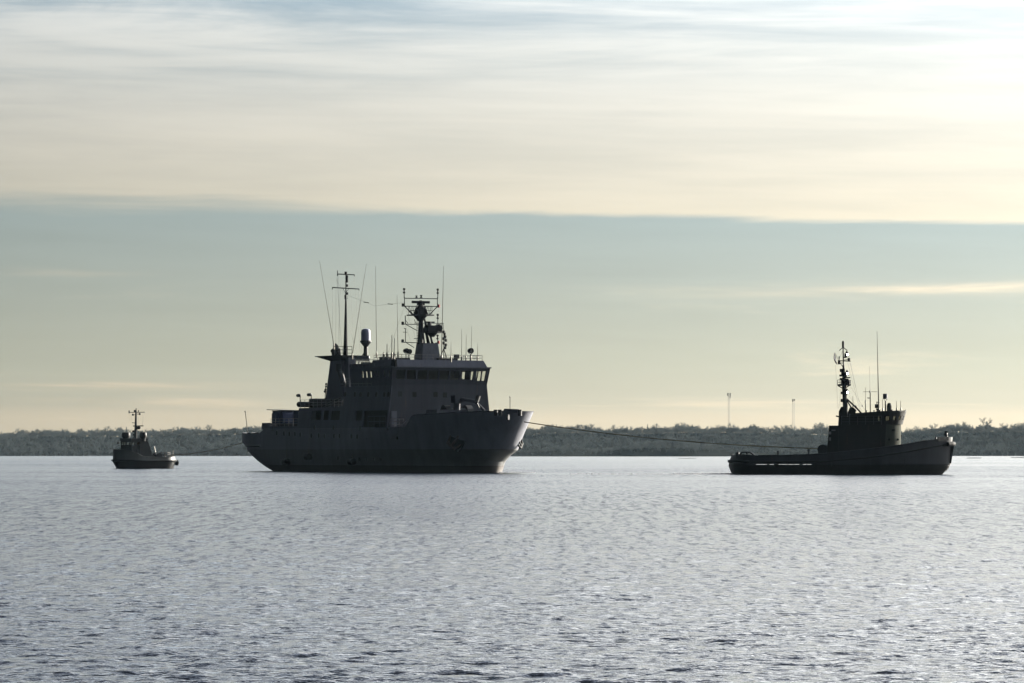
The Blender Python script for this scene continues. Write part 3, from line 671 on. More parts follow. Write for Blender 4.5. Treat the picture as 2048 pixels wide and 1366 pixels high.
# portholes: one mesh, many places
def port_mesh(w_, h_):
    n = 12; P = [(w_ / 2 * (abs(math.cos(t)) ** .6) * (1 if math.cos(t) > 0 else -1), h_ / 2 * (abs(math.sin(t)) ** .6) * (1 if math.sin(t) > 0 else -1)) for t in [6.2832 * i / n for i in range(n)]]
    m = MB(); m.v = [(a, -.03, b) for a, b in P] + [(a, .05, b) for a, b in P] + [(a * 1.25, -.02, b * 1.2) for a, b in P] + [(a * 1.25, .05, b * 1.2) for a, b in P] + [(a, -.02, b) for a, b in P]
    return m, n
pm, n_ = port_mesh(.34, .56)
glassm = MB(); glassm.v = pm.v[:n_] + pm.v[n_:2 * n_]; glassm.f = [tuple(range(n_))] + [(i, i + n_, (i + 1) % n_ + n_, (i + 1) % n_) for i in range(n_)]
PORT = glassm.mesh('porthole', M['pglass'])
glassm2 = MB(); glassm2.v = [(a * 1.5, b, c * 1.05) for a, b, c in glassm.v]; glassm2.f = glassm.f
PORT2 = glassm2.mesh('porthole', M['pglass'])
def hull_y(x, z):
    for a, b in zip(LV, LV[1:]):
        if a[0] <= z <= b[0]:
            f = (z - a[0]) / (b[0] - a[0]); L = [p + (q - p) * f for p, q in zip(a, b)]; break
    else: L = LV[-1]
    _, B, xf, lf, xa, la = L
    if x > xf - lf: return B * math.sqrt(max(0, 1 - ((x - xf + lf) / lf) ** 2))
    if x < xa + la: return B * math.sqrt(max(0, 1 - ((xa + la - x) / la) ** 2))
    return B
def on_side(u, v):
    y = HB
    for _ in range(4):
        x, _y, z = S.on('y', -y, u, v); y = hull_y(x, z) if z < 5.35 else hb(z)
    return (x, -y - .005, z)
rows = ([(546, 858), (554, 866), (568.4, 867), (579, 867.5), (590.3, 868), (601, 869), (623, 871), (638, 871), (649.6, 871.5), (668.4, 872), (679.5, 872), (703, 872.5), (714.6, 873), (733.8, 873.5), (749.8, 874), (765.4, 874), (778, 874), (795, 874.5), (629, 855), (667, 855), (720.7, 857)],
        [(676.5, 915.5), (703, 916.5), (719, 917), (731, 917), (748, 917.5), (762, 918)],
        [(690.4, 788.8), (710, 788.8), (721.5, 789), (737, 789), (753, 789), (769, 789), (777, 789)])
for k, rw in enumerate(rows):
    for u, v in rw:
        p = on_side(u, v); o = obj('porthole', PORT2 if k == 2 else PORT, None, hull if p[2] < 5.35 else ship, p)
        e = hull_y(p[0] + .3, p[2]) - hull_y(p[0] - .3, p[2])
        o.rotation_euler = (0 if p[2] < 5.3 else -TH, 0, math.atan2(-e, .6) if p[2] < 5.35 else 0)
for u, v, big in ((800, 788, 0), (829, 789, 0), (871, 789, 1), (890, 790, 0)):
    y, z = S.on('x', fx(9.5), u, v)[1:]; f = obj('window', MB().box((XF + .01, y, z), (.05, .55, .62)), M['pglass'], bridge_front)
obj('door', MB().box((XF + .02, S.on('x', XF, 788, 830)[1], 6.4), (.08, .75, 1.9)), M['greyp'], bridge_front)

# foredeck gear in front of the house
def fbase(u, v, x): return S.on('x', x, u, v)
c = fbase(912, 806, -9.5)
obj('windlass', MB().box((c[0], c[1], 6.3), (1.6, 3.2, 1.6)).lathe([(.75, -1.9), (.75, -1.1), (.4, -1.05), (.4, 1.05), (.75, 1.1), (.75, 1.9)], (c[0] + .2, c[1], 7.3), 14, 'y'), M['dark'], ship)
p0, p1, p2 = fbase(912, 822, -8.6), fbase(914, 797, -8.6), fbase(950, 803, -6.5)
cr = obj('deck_crane', MB().tube([(p0[0], p0[1], 5.6), p1], .42, 10).box((p1[0], p1[1], p1[2] - .1), (1.1, 1.1, .9)), M['front'], ship)
obj('jib', MB().tube([p1, p2, (p2[0] + 1.2, p2[1] + .6, p2[2] - 1.1)], [.26, .22, .15], 6), M['front'], cr)
q0, q1 = fbase(953, 804, -6), fbase(957, 792, -6)
obj('boat_hook_frame', MB().tube([q0, q1], .28, 8).tube([fbase(954, 806, -5.6), fbase(958.5, 816, -5.6)], .09, 6), M['dark'], ship)
obj('hatch_coaming', MB().box((-7.8, S.on('x', -7.8, 893, 812)[1], 7.0), (2.4, 4.2, .9)), M['front'], ship)
# bollards, chocks, jackstaff on the bow bulwark
for u in (992, 1000.5, 1040):
    x, y, z = S.on('y', -2.9 if u < 1030 else -1.0, u, 822); obj('bollard', MB().lathe([(.24, -.5), (.24, .05), (.30, .08), (.30, .22)], (x, y, 7.14), 8), M['dark'], ship)
b0, b1 = S.on('y', -2.2, 1005.5, 821), S.on('y', -.8, 1036, 822)
obj('bow_bulwark_plate', MB().hexa([(b0[0], b0[1] - .1, 7.0), (b1[0], b1[1] - .1, 7.0), (b1[0], b1[1] + .1, 7.0), (b0[0], b0[1] + .1, 7.0), (b0[0] + .5, b0[1] - .1, 7.48), (b1[0], b1[1] - .1, 7.42), (b1[0], b1[1] + .1, 7.42), (b0[0] + .5, b0[1] + .1, 7.48)]), M['greyp'], ship)
j = S.on('y', 0, 1020, 819); obj('jackstaff', MB().tube([(j[0], 0, 6.6), (j[0], 0, S.on('y', 0, 1020, 794)[2])], .045, 6).ball((j[0], 0, S.on('y', 0, 1020, 794)[2]), .09), M['whip'], ship)
# lit fairlead and the anchors in their pockets
p = on_side(1016.6, 834.5)
fl_ = MB().lathe([(.22, -.06), (.32, -.06), (.32, .10), (.22, .10)], (0, 0, 0), 16, 'y')
o = obj('fairlead', fl_, M['wallh'], hull, (p[0], p[1] - .03, p[2])); o.rotation_euler = (0, 0, R(-50))
def anchor(sg, u, v):
    p = on_side(u, v) if sg < 0 else None
    if sg > 0:
        p = (1.9, hull_y(1.9, 3.6) - .1, 3.6)
    e = (hull_y(p[0] + .5, p[2]) - hull_y(p[0] - .5, p[2]))
    rz = math.atan2(sg * e, 1.)
    if sg < 0: pk = obj('anchor_pocket', MB().plan([(-1.0, -.12), (1.0, -.12), (1.0, .25), (-1.0, .25)], -.85, .85), M['black'], hull, (p[0], p[1] + sg * .02, p[2])); pk.rotation_euler = (sg * .25, R(35), rz)
    k_ = 1. if sg < 0 else .72
    a = MB().box((0, 0, .1), (.22, .22, 1.7)).box((0, 0, -.75), (1.5, .35, .3)).prism([(-.75, -.75), (-.95, .15), (-.55, -.6)], -.15, .15).prism([(.75, -.75), (.95, .15), (.55, -.6)], -.15, .15).lathe([(.16, -.1), (.16, .1)], (0, 0, 1.0), 8, 'y')
    a.v = [(x * k_, y * k_, z * k_) for x, y, z in a.v]; o = obj('anchor', a, M['rust' if sg < 0 else 'black'], hull, (p[0], p[1] + sg * (.28 if sg < 0 else .12), p[2])); o.rotation_euler = (sg * .25, R(35), rz)
anchor(-1, 975, 882); anchor(1, 0, 0)
# stern flagstaff
a, b = S.on('y', -5, 495.5, 866), S.on('y', -5, 490.5, 823)
obj('flagstaff', MB().tube([a, b], .05, 6).ball(b, .11), M['whip'], ship)

# ------------- funnel with the main mast on it
FX0, FX1, FY0, FY1 = -35.2, -31.2, -4.3, -2.3
pa, pb = S.on('y', FY0, 648.5, 800), S.on('y', FY0, 660.5, 721)
pc = S.on('y', FY0, 684, 721)
fun = obj('funnel', MB().frus(pa[0], pc[0] + .2, FY0, FY1, 7.9, pb[0], pc[0], FY0, FY1, 13.75), M['house'], ship)
wg, wg2 = S.on('y', FY0 + .5, 644, 713)[0], S.on('y', FY0 + .5, 701, 713)[0]
obj('funnel_cap', MB().frus(pb[0] + .1, pc[0] + .3, FY0 - .1, FY1 + .1, 13.74, wg, pc[0] + .3, FY0 - .35, FY1 + .35, 14.32).box((wg / 2 + pc[0] / 2, (FY0 + FY1) / 2, 14.36), (pc[0] - wg + .5, 2.8, .1)), M['mast'], fun)
obj('funnel_casing', MB().frus(pc[0] + .25, pc[0] + 1.3, FY0 + .3, FY0 + 1.3, 7.9, pc[0] + .1, pc[0] + 1.1, FY0 + .3, FY0 + 1.2, 14.1), M['greyp'], ship)
obj('louvre', MB().box((pc[0] - .8, FY0 - .02, 12.9), (1.1, .06, .9)), M['dark'], fun)
for u, v0, v1, r in ((668.5, 714, 703, .30), (674, 714, 692, .26), (679, 714, 700, .24)):
    p = S.on('y', -3.4, u, v0); q = S.on('y', -3.4, u - 1.2, v1)
    obj('exhaust_pipe', MB().tube([p, q, (q[0] - .25, q[1], q[2] + .1)], r, 10), M['mast'], fun)
obj('railing', MB().rail([S.on('y', -4.3, 668, 713), S.on('y', -4.3, 704, 713)], 1.25, 1.2, 3, .03), M['mast'], fun)
obj('exhaust_pipe', MB().tube([S.on('y', -5.0, 679, 741), S.on('y', -5.0, 683, 752), S.on('y', -5.2, 687, 768)], [.34, .36, .36], 10), M['dark'], ship)
mb_ = S.on('y', -2.9, 691, 714); Xm, Ym = mb_[0], -2.9
def mp(u, v): return S.on('x', Xm, u, v)
mast = obj('main_mast', MB().tube([(Xm, Ym, 13.7), (Xm, Ym, S.on('x', Xm, 691, 710)[2]), mp(691.7, 598)], [.30, .28, .10], 12).tube([mp(691.7, 598), mp(692, 546)], .07, 8).lathe([(.17, 0), (.17, .35)], mp(691.8, 549), 10), M['mast'], ship)
for a, b, r in (((664.6, 575), (718, 578), .07), ((674.7, 548), (708.6, 549.6), .07)):
    obj('yard', MB().tube([mp(*a), mp(*b)], r, 6).tube([mp(*a), mp(a[0], a[1] + 4)], .05, 5).tube([mp(*b), mp(b[0], b[1] + 3)], .05, 5), M['mast'], mast)
obj('yard_brace', MB().tube([mp(686, 577), mp(691, 586), mp(697, 578)], .035, 5).tube([mp(675, 548), mp(675, 541)], .05, 5).tube([mp(675.2, 548), mp(675.2, 551)], .08, 5), M['mast'], mast)
for v in (553, 558.5, 562.5, 571, 587, 592, 596): obj('navigation_light', MB().lathe([(.05, -.16), (.13, -.15), (.13, .12), (.05, .16)], (0, 0, 0), 8), M['mast'], mast, [mp(692 + (2.4 if v % 2 else -1.2), v)[k] + (.0, 0, 0)[k] for k in range(3)])
for v in (556, 564, 586, 594, 597): obj('light_bracket', MB().tube([mp(690, v), mp(695.5, v)], .03, 5), M['mast'], mast)
wr = MB()
for (u0, v0), (u1, v1) in (((664.7, 577), (665.5, 700)), ((672, 577), (671.5, 702)), ((680.5, 577), (676, 705)), ((673.5, 552), (684, 705)), ((701, 578), (708, 690)), ((711, 579), (720.5, 705)), ((717.5, 580), (724, 705)), ((708, 551), (709, 576)),
                           ((675, 551), (675.5, 575)), ((676.5, 551), (680, 704)), ((690.5, 590), (673, 560)), ((696, 640), (715, 715))):
    wr.tube([mp(u0, v0), mp(u1, v1)], .011, 4)
obj('rigging_wire', wr, M['wire'], mast)
def whip(u0, v0, u1, v1, y, par=ship, r0=.045, r1=.016, base=True, fr=S, plane='y'):
    a, b = fr.on(plane, y, u0, v0), fr.on(plane, y, u1, v1)
    b = fr.facing(a, u1, v1)
    m = MB().tube([a, [(a[k] * .6 + b[k] * .4) for k in range(3)], b], [r0, (r0 + r1) / 2, r1], 6)
    if base: m.lathe([(r0 * 2.2, -.5), (r0 * 2.2, .1), (r0 * 1.2, .35)], a, 8)
    return obj('whip_antenna', m, M['whip'], par)
whip(668, 692, 639, 521.6, -4.2); whip(704.5, 711, 732.7, 527.7, -4.2); whip(753, 708, 751, 533, -3.5); whip(796, 708, 794, 589, -3)
for u0, v0, u1, v1 in ((774, 710, 774, 688), (783.5, 710, 783.8, 670), (788, 710, 789, 676), (767, 712, 767, 704)): whip(u0, v0, u1, v1, -4.8, r0=.06, r1=.045)
whip(883, 715, 887, 532, 3.2, r0=.075, r1=.02)
for u0, v0, u1, v1, y in ((923, 717, 923.3, 658, 4.2), (932, 717, 932.5, 669, 4.8), (942, 717, 943.5, 651.5, 5.2), (955, 718, 955.6, 686, 6.2), (902, 716, 902, 683, 1.5)): whip(u0, v0, u1, v1, y)

# ------------- satellite dome and the gear on the upper deck
d0 = S.on('y', -3.2, 731.5, 712)
def fp(u, v): return S.facing(d0, u, v)
ds = (fp(741, 680)[2] - fp(741, 656)[2]); Rd = math.dist(fp(722, 670), fp(741, 670)) / 2; zc = fp(731.5, 681)[2]
dome = obj('satellite_dome', MB().lathe([(Rd, 0), (Rd, -ds * .62), (Rd * .92, -ds * .84), (Rd * .68, -ds * .95), (.05, -ds)], (d0[0], d0[1], zc), 20), M['dome'], ship); weld_smooth(dome)
obj('dome_pedestal', MB().lathe([(.28, fp(731, 712)[2] - zc), (.26, -.75), (Rd * 1.22, -.18), (Rd * 1.22, -.02)], (d0[0], d0[1], zc), 14).tube([fp(731, 700), fp(725, 711)], .07, 5), M['dark'], dome)
lr = fp(714.5, 716.3), fp(739.5, 716.3)
obj('life_raft_canister', MB().tube([lr[0], [lr[0][k] * .95 + lr[1][k] * .05 for k in range(3)], [lr[0][k] * .05 + lr[1][k] * .95 for k in range(3)], lr[1]], [.22, .34, .34, .22], 14), M['greyp'], ship)
obj('canister_stand', MB().box((d0[0], d0[1], 13.0), (.8, .9, .9)).tube([fp(718, 720), fp(715, 733)], .05, 5).tube([fp(737, 720), fp(741, 733)], .05, 5), M['dark'], ship)
e0 = S.on('y', -4.5, 759, 722)
obj('equipment_box', MB().box((e0[0], e0[1] + 1, 13.35), (1.3, 1.25, 1.3), .2).box((e0[0] - 1.2, e0[1], 13.0), (.7, .8, .6)), M['dark'], ship)
e1 = S.on('y', -5, 777, 723)
obj('deck_locker', MB().box((e1[0], e1[1], 13.3), (1.0, .8, 1.0)), M['greyp'], ship)
e2 = S.on('x', XF - 3, 802, 715.5); obj('deck_locker', MB().box((e2[0], e2[1], 13.55), (1.0, 2.0, .55)), M['dark'], ship)
e2 = S.on('x', XF - 3, 893, 716); obj('deck_locker', MB().box((e2[0], e2[1], 13.6), (1.0, 2.6, .5)), M['dark'], ship)
s0 = S.on('y', -6.3, 789, 726); obj('side_light_board', MB().frus(s0[0] - .5, s0[0] + .5, -6.5, -6.2, s0[2] - .45, s0[0] - .4, s0[0] + .4, -6.5, -6.2, s0[2] + .4), M['black'], ship)
def searchlight(u, v, px, x, v1):
    p = S.on('x', x, u, v); q = S.on('x', x, u, v1)
    s = obj('searchlight', MB().lathe([(.10, -.32), (px * .8, -.30), (px, .1), (px, .26), (px * .9, .30)], p, 16, 'x'), M['black'], ship)
    obj('bracket', MB().tube([(p[0], p[1] - px - .05, p[2]), (p[0], p[1] - px * .7, p[2] - px * .95), (p[0], p[1], p[2] - px * 1.25), (p[0], p[1] + px * .7, p[2] - px * .95), (p[0], p[1] + px + .05, p[2])], .03, 5).tube([(p[0], p[1], p[2] - px * 1.2), (q[0], q[1], 13.5)], .06, 6), M['dark'], s)
searchlight(812, 701.5, .30, XF - 2.4, 717); searchlight(818, 703, .30, XF - 1.4, 717); searchlight(941, 701.5, .34, XF - 1.2, 718)
c0 = S.on('x', XF - 1, 913, 713); obj('loudhailer', MB().box(c0, (.5, .5, .5)).tube([c0, (c0[0], c0[1], 13.4)], .07, 6), M['dark'], ship)

# ------------- radar mast on the bridge roof
RX = -18.0
def rp(u, v, dx=0.): return S.on('x', RX + dx, u, v)
Yb0, Yb1 = rp(826, 712)[1], rp(874, 712)[1]
yt0, yt1 = rp(833.5, 688)[1], rp(870.2, 688)[1]; zt_ = rp(850, 686.5)[2]
rm = obj('radar_mast', MB().frus(RX - 1.1, RX + .9, Yb0 + .75, Yb1, 13.4, RX - .9, RX + .7, yt0 + .5, yt1, zt_), M['greyp'], ship)
cols = MB()
for a, b, r0, r1 in (((841, 688), (842, 632), .40, .26), ((849, 688), (842.5, 634), .09, .09), ((866, 688), (847, 634), .11, .11), ((858, 687), (850.5, 660), .16, .16), ((856, 688), (852, 664), .14, .14), ((864, 687), (860, 664), .12, .12), ((852, 662), (849, 636), .10, .10)):
    cols.tube([rp(*a), rp(*b)], [r0, r1], 8)
obj('mast_column', cols, M['mast'], rm)
lad = MB()
for u in (834, 838): lad.tube([rp(u, 688), rp(u, 633)], .03, 4)
for v in range(636, 688, 5): lad.tube([rp(834, v), rp(840, v)], .025, 4)
obj('ladder', lad, M['mast'], rm)
def plat(v, u0, u1, name='radar_platform', drop=None):
    a, b = rp(u0, v), rp(u1, v); cy_ = (a[1] + b[1]) / 2; hw_ = (b[1] - a[1]) / 2
    m = MB().plan([(RX - 1.0, a[1]), (RX + 1.0, a[1]), (RX + 1.3, cy_), (RX + 1.0, b[1]), (RX - 1.0, b[1])], a[2] - .07, a[2] + .07)
    if drop: m.lathe([(.28, -drop), (hw_ * .62, -.08)], (RX, cy_, a[2]), 12)
    return obj(name, m, M['mast'], rm), a, b
p1_, a1, b1 = plat(630, 821.5, 860, drop=.75)
obj('railing', MB().rail([(RX - .9, a1[1] + .25, a1[2]), (RX - .9, b1[1] - .25, a1[2])], 1.1, .45, 2, .028).rail([(RX + .9, a1[1] + .25, a1[2]), (RX + .9, b1[1] - .25, a1[2])], 1.1, .45, 2, .028), M['mast'], rm)
rc = rp(841.5, 612)[1]
ped = obj('radar_pedestal', MB().frus(RX - .6, RX + .6, rc - .78, rc + .78, a1[2], RX - .4, RX + .4, rc - .42, rc + .42, a1[2] + 1.0).lathe([(.35, 0), (.30, .5), (.16, .9)], (RX, rc, a1[2] + .9), 12), M['mast'], rm)
zsc = rp(841, 604.3)[2]
obj('radar_scanner', MB().box((RX, rc, zsc), (.3, math.dist(rp(825, 604), rp(859, 604)), .30)).box((RX, rc, zsc - .12), (.4, .9, .5)).tube([(RX + .14, rc - 1.1, zsc + .02), (RX + .14, rc + 1.1, zsc + .02)], .12, 8), M['mast'], ped)
fm = MB()
for a, b in (((809, 612), (809, 594)), ((874.8, 612), (875, 594)), ((809, 596.5), (875, 597.5)), ((809, 612.3), (874.8, 613)), ((809.5, 612), (824, 629)), ((809.5, 613), (828, 630)), ((874.5, 613), (860, 629)), ((874, 614), (857, 631))):
    fm.tube([rp(*a), rp(*b)], .055, 6)
for a, b in (((819, 613), (823, 629)), ((826, 613), (828, 629)), ((855, 613), (852, 629)), ((862, 613), (859, 629)), ((821, 621), (834, 621)), ((850, 621), (860, 621))): fm.tube([rp(*a), rp(*b)], .03, 5)
obj('mast_frame', fm, M['mast'], rm)
def nav(u, v0, v1, par=rm, red=None):
    a, b = rp(u, v1), rp(u, v0); hh = b[2] - a[2]
    o = obj('navigation_light', MB().lathe([(.06, 0), (.15, .04 * hh), (.15, .30 * hh), (.07, .36 * hh), (.07, .60 * hh), (.15, .66 * hh), (.15, .94 * hh), (.05, hh)], a, 10), M['navred'] if red else M['black'], par); return o
nav(808.3, 576, 587); nav(875.6, 577, 588); nav(875.6, 627.5, 638.5); nav(875.2, 669, 679); nav(842.3, 590, 596); nav(833, 591, 596)
for u0, u1, v, r in ((809.5, 875, 605, .02),): pass
for u, v in ((875.6, 588), (808.3, 587)): obj('light_post', MB().tube([rp(u, v - 1), rp(u, v + 9)], .05, 6), M['mast'], rm)
obj('light_post', MB().tube([rp(875.6, 638), rp(875.6, 665)], .05, 6).tube([rp(875.4, 679), rp(875, 686)], .05, 6), M['mast'], rm)
for u, v, red in ((806, 610, 0), (877.5, 612, 1), (805.5, 646.5, 0), (805.3, 682, 0), (877, 684.5, 1)):
    q = rp(u, v); obj('side_lamp', MB().lathe([(.10, -.2), (.17, -.18), (.17, .16), (.10, .2)], q, 8), M['navred' if red else 'black'], rm)
ar = MB()
for a, b, r in (((805, 648.2), (840, 649), .05), ((812, 649), (834, 661), .045), ((806, 684.5), (836, 685.6), .05), ((812, 685), (828, 695), .045), ((870, 686), (877, 685.8), .05), ((811, 648), (810.5, 631), .06), ((811, 684), (811, 657), .05), ((806, 664.3), (814, 664.3), .035), ((808, 656.5), (812, 657.5), .04), ((811, 640), (816, 647), .03), ((831, 646), (829, 639), .04),
                ((829, 646.3), (887.5, 646.6), .04), ((838, 664), (884, 664), .05), ((828, 677), (838, 677.4), .04), ((883.5, 664), (884, 648), .04)):
    ar.tube([rp(*a), rp(*b)], r, 6)
obj('signal_yard', ar, M['mast'], rm)
p2_, a2, b2 = plat(664.5, 848, 880, 'radar_platform', .55)
rb = rp(861, 658)[1]; z2 = a2[2]
box_ = obj('radar_housing', MB().frus(RX - .7, RX + .7, rp(849, 664)[1], rp(878, 664)[1], z2 + .05, RX - .5, RX + .5, rp(853.5, 651)[1], rp(874, 651)[1], rp(860, 651)[2]).lathe([(.45, -.3), (.5, .3)], (RX + .2, rp(874, 657)[1], rp(874, 657)[2]), 10, 'x'), M['mast'], rm)
obj('radar_scanner', MB().box((RX, rp(860, 644)[1], rp(860, 644.3)[2]), (.22, math.dist(rp(851.5, 644), rp(868.5, 644)), .16)).lathe([(.3, 0), (.22, .45)], (RX, rp(859, 649)[1], rp(859, 650.5)[2]), 10), M['mast'], box_)
obj('railing', MB().rail([(RX + .8, rp(866, 664)[1], z2), (RX + .8, b2[1], z2)], 1.0, .5, 2, .026), M['mast'], rm)
sl0 = rp(887.5, 714, 3)
tr_ = MB().tube([rp(887.5, 717, 3), rp(887.8, 664, 3)], .05, 6).tube([rp(880, 716, 3), rp(887.5, 697, 3)], .05, 5).tube([rp(893.5, 716, 3), rp(887.5, 697, 3)], .05, 5)
tree_ = obj('signal_light_tree', tr_, M['mast'], ship)
for u, v in ((887.6, 664), (889.5, 668), (890.5, 674), (887.5, 677), (891.8, 680.5), (887.6, 686), (891.8, 689.8), (890.5, 695.5)):
    q = rp(u, v, 3); obj('signal_lamp', MB().lathe([(.10, -.18), (.16, -.14), (.16, .12), (.08, .18)], q, 8).tube([q, rp(887.6, v + .6, 3)], .03, 4), M['black'], tree_)
wr = MB()
def wire(p, q, sag=0.): wr.tube([p, [(p[k] + q[k]) / 2 - (sag if k == 2 else 0) for k in range(3)], q], .011, 4)
wire(mp(692, 589), rp(808.5, 605), .9); wire(rp(809, 613), rp(776, 706)); wire(rp(811, 616), rp(833, 682)); wire(rp(875, 615), rp(884, 645)); wire(rp(886, 650), rp(908, 716)); wire(rp(811, 650), rp(824, 690)); wire(rp(884, 650), rp(903, 712))
obj('rigging_wire', wr, M['wire'], ship)
for u, v in ((733, 609), (781, 613)):
    f = (u - 692) / (808.5 - 692); P_, Q_ = mp(692, 589), rp(808.5, 605); c_ = [P_[k] + (Q_[k] - P_[k]) * f for k in range(3)]
    c_[2] -= .9 * (1 - abs(2 * f - 1)); obj('wire_insulator', MB().tube([(c_[0] - .2, c_[1] - .25, c_[2] + .04), (c_[0] + .2, c_[1] + .25, c_[2] - .04)], .05, 6), M['black'], ship)

# ------------- aft deck fittings
lr = S.on('y', -6.0, 596, 809), S.on('y', -6.0, 626, 809)
obj('life_raft_canister', MB().tube([lr[0], (lr[0][0] + .3, lr[0][1], lr[0][2]), (lr[1][0] - .3, lr[1][1], lr[1][2]), lr[1]], [.22, .36, .36, .22], 14), M['black'], ship)
for u, uh in ((600.5, 597.3), (622.8, 618.5)):
    v0, v1 = (808, 791) if u < 610 else (808, 789.5)
    a, b, c_ = S.on('y', -5.4, u, v0), S.on('y', -5.4, u - .3, v1 + 5), S.on('y', -5.4, uh, v1)
    lp = obj('deck_lamp', MB().tube([a, b, ((b[0] + c_[0]) / 2 + .3, b[1], c_[2] - .02), c_], .06, 6), M['dark'], ship)
    obj('lamp_head', MB().lathe([(.08, -.38), (.20, -.3), (.20, .3), (.08, .38)], c_, 8, 'x'), M['dark'], lp)
e = S.on('y', -4.5, 637, 807); obj('deck_locker', MB().box((e[0], e[1], 8.5), (1.9, 1.6, 1.2)), M['dark'], ship)
e = S.on('y', -4.8, 662, 806)
obj('rescue_boat_cradle', MB().box((e[0] + 1.2, e[1] + .5, 8.5), (4.0, 1.8, .7)).tube([S.on('y', -5.2, 646, 812), S.on('y', -5.2, 681, 796)], .12, 6).tube([S.on('y', -5.4, 650, 814), S.on('y', -5.4, 680, 803)], .10, 6), M['dark'], ship)
for u in (653, 664, 671): obj('vent', MB().tube([S.on('y', -4.2, u, 812), S.on('y', -4.2, u, 799)], .16, 8).ball(S.on('y', -4.2, u, 799), .24), M['dark'], ship)
e = S.on('y', -4.6, 650, 790); obj('light_cluster', MB().tube([S.on('y', -5, 650, 800), S.on('y', -5, 652, 767)], .05, 5).ball(S.on('y', -5, 652.3, 768), .14).ball(S.on('y', -5, 652, 773), .14).ball(S.on('y', -5, 651, 779), .14).ball(S.on('y', -5, 650, 783), .17), M['dark'], ship)
for x0 in (-52.5, -50.2): obj('bollard', MB().lathe([(.2, 0), (.2, .6), (.28, .62), (.28, .74)], (x0, -5.0, 4.2), 10), M['dark'], ship)

# ------------- loads and fenders that are not part of the ship
def container(x, y, z, L, Wd, H, label):
    p = S.world((x, y, z)); t = thing('deck_container', label, 'container', p, S.a, 'blue containers on the aft deck')
    c = .22
    obj('body', MB().prism([(-L / 2, .12), (-L / 2 + c, 0), (L / 2 - c, 0), (L / 2, .12), (L / 2, H - .35), (L / 2 - .3, H), (-L / 2 + .3, H), (-L / 2, H - .35)], -Wd / 2, Wd / 2), M['blue'], t)
    obj('end_panel', MB().box((-L / 2 - .03, 0, H / 2), (.06, Wd * .92, H * .75)), M['red'], t)
    for k in range(4): obj('rib', MB().box((-L / 2 + L * (k + .5) / 4, -Wd / 2 - .03, H / 2), (.08, .06, H * .8)), M['blue'], t)
    obj('lid', MB().box((0, 0, H + .05), (L * .96, Wd * 1.02, .1)), M['dark'], t); return t
xa, xb = S.on('y', -4.6, 530, 833)[0], S.on('y', -4.6, 566, 833)[0]
t1 = container((xa + xb) / 2 + .9, -3.6, 6.05, (xb - xa) * .62, 2.0, 1.55, 'blue deck container with a red end, nearest the stern, dark roof overhanging aft')
xc, xd = S.on('y', -4.6, 570, 833)[0], S.on('y', -4.6, 596, 833)[0]
t2 = container((xc + xd) / 2 + 1.5, -3.6, 5.95, (xd - xc) * .70, 2.0, 1.65, 'blue deck container between the other container and the deckhouse')
obj('awning', MB().box((-.5, 0, 1.73), ((xb - xa) * .62 + 1.2, 2.3, .08), ry=.03), M['dark'], t1)
obj('cargo_bed', MB().box(((xa + xd) / 2 + .8, -3.6, 5.75), ((xd - xa) * .9, 2.4, .4)), M['dark'], ship)
for u, v, lb in ((620.7, 913.5, 'black rubber fender high on the ship side, middle one of three'), (576.6, 924, 'black rubber fender near the waterline by the ship stern'), (708, 923, 'black rubber fender near the waterline below the covered deck opening')):
    p = on_side(u, v); wp = S.world((p[0], p[1] - .3, p[2]))
    t = thing('fender', lb, 'fender', wp, S.a, 'fenders hung along the ship side')
    obj('fender_body', MB().tube([(-.55, 0, 0), (-.45, 0, 0), (.45, 0, 0), (.55, 0, 0)], [.3, .42, .42, .3], 12), M['black'], t)
    obj('rope', MB().tube([(.0, .05, .3), (.0, .18, 5.3 - p[2])], .025, 4), M['rope'], t)

# ---------------------------------------------------------------- the tugboat ahead
T = Frame(1681, 948.8, -4)
tug = thing('tugboat', 'large dark tugboat in profile with long low aft deck and tall mast, bow right', 'tugboat', (T.o[0], T.o[1], 0), T.a, 'vessels in the tow')
TB = 3.6
slots = [(T.on('y', -TB, a, 928)[0], T.on('y', -TB, b, 928)[0]) for a, b in ((1517.5, 1537.5), (1542.5, 1553), (1558, 1565.5), (1567, 1578.5), (1580.5, 1591), (1593, 1603), (1610.5, 1617.5), (1620, 1629))]
def zt_tug(x): return float(np.interp(x, [-13, -11.7, -10.6, -9, -6.4, -3.4, -2, 0, 3, 6.6, 9.5, 11.8, 13], [1.75, 2.1, 2.2, 2.06, 2.04, 2.14, 2.22, 2.42, 2.75, 3.18, 3.72, 4.05, 4.12]))
TLV = [(-1.2, 2.6, 9.2, 9, -10.6, 6), (0, 3.1, 11.05, 9, -11.75, 5), (.25, 3.2, 11.3, 9, -11.95, 4.8), (.6, 3.4, 11.7, 8.6, -12.1, 4.5), (.93, 3.55, 11.85, 8.2, -12.2, 4.2), (1.06, 3.58, 11.9, 8.1, -12.2, 4.1), (1.125, 3.6, 12.0, 8, -12.2, 4.1), (1.5, 3.6, 12.1, 8, -12.1, 4.1), (2.0, 3.56, 12.15, 7.8, -11.9, 4)]
def tskip(sg, i, j, xa, xb):
    xm = (xa + xb) / 2
    if j == 5 or j == len(TLV):                              # slot row of the outer skin, and the inner skin behind it
        pass
    if j != 5: return False
    return any(a < xm < b for a, b in slots) if sg < 0 else slots[0][0] - .3 < xm < slots[-1][1] + .6
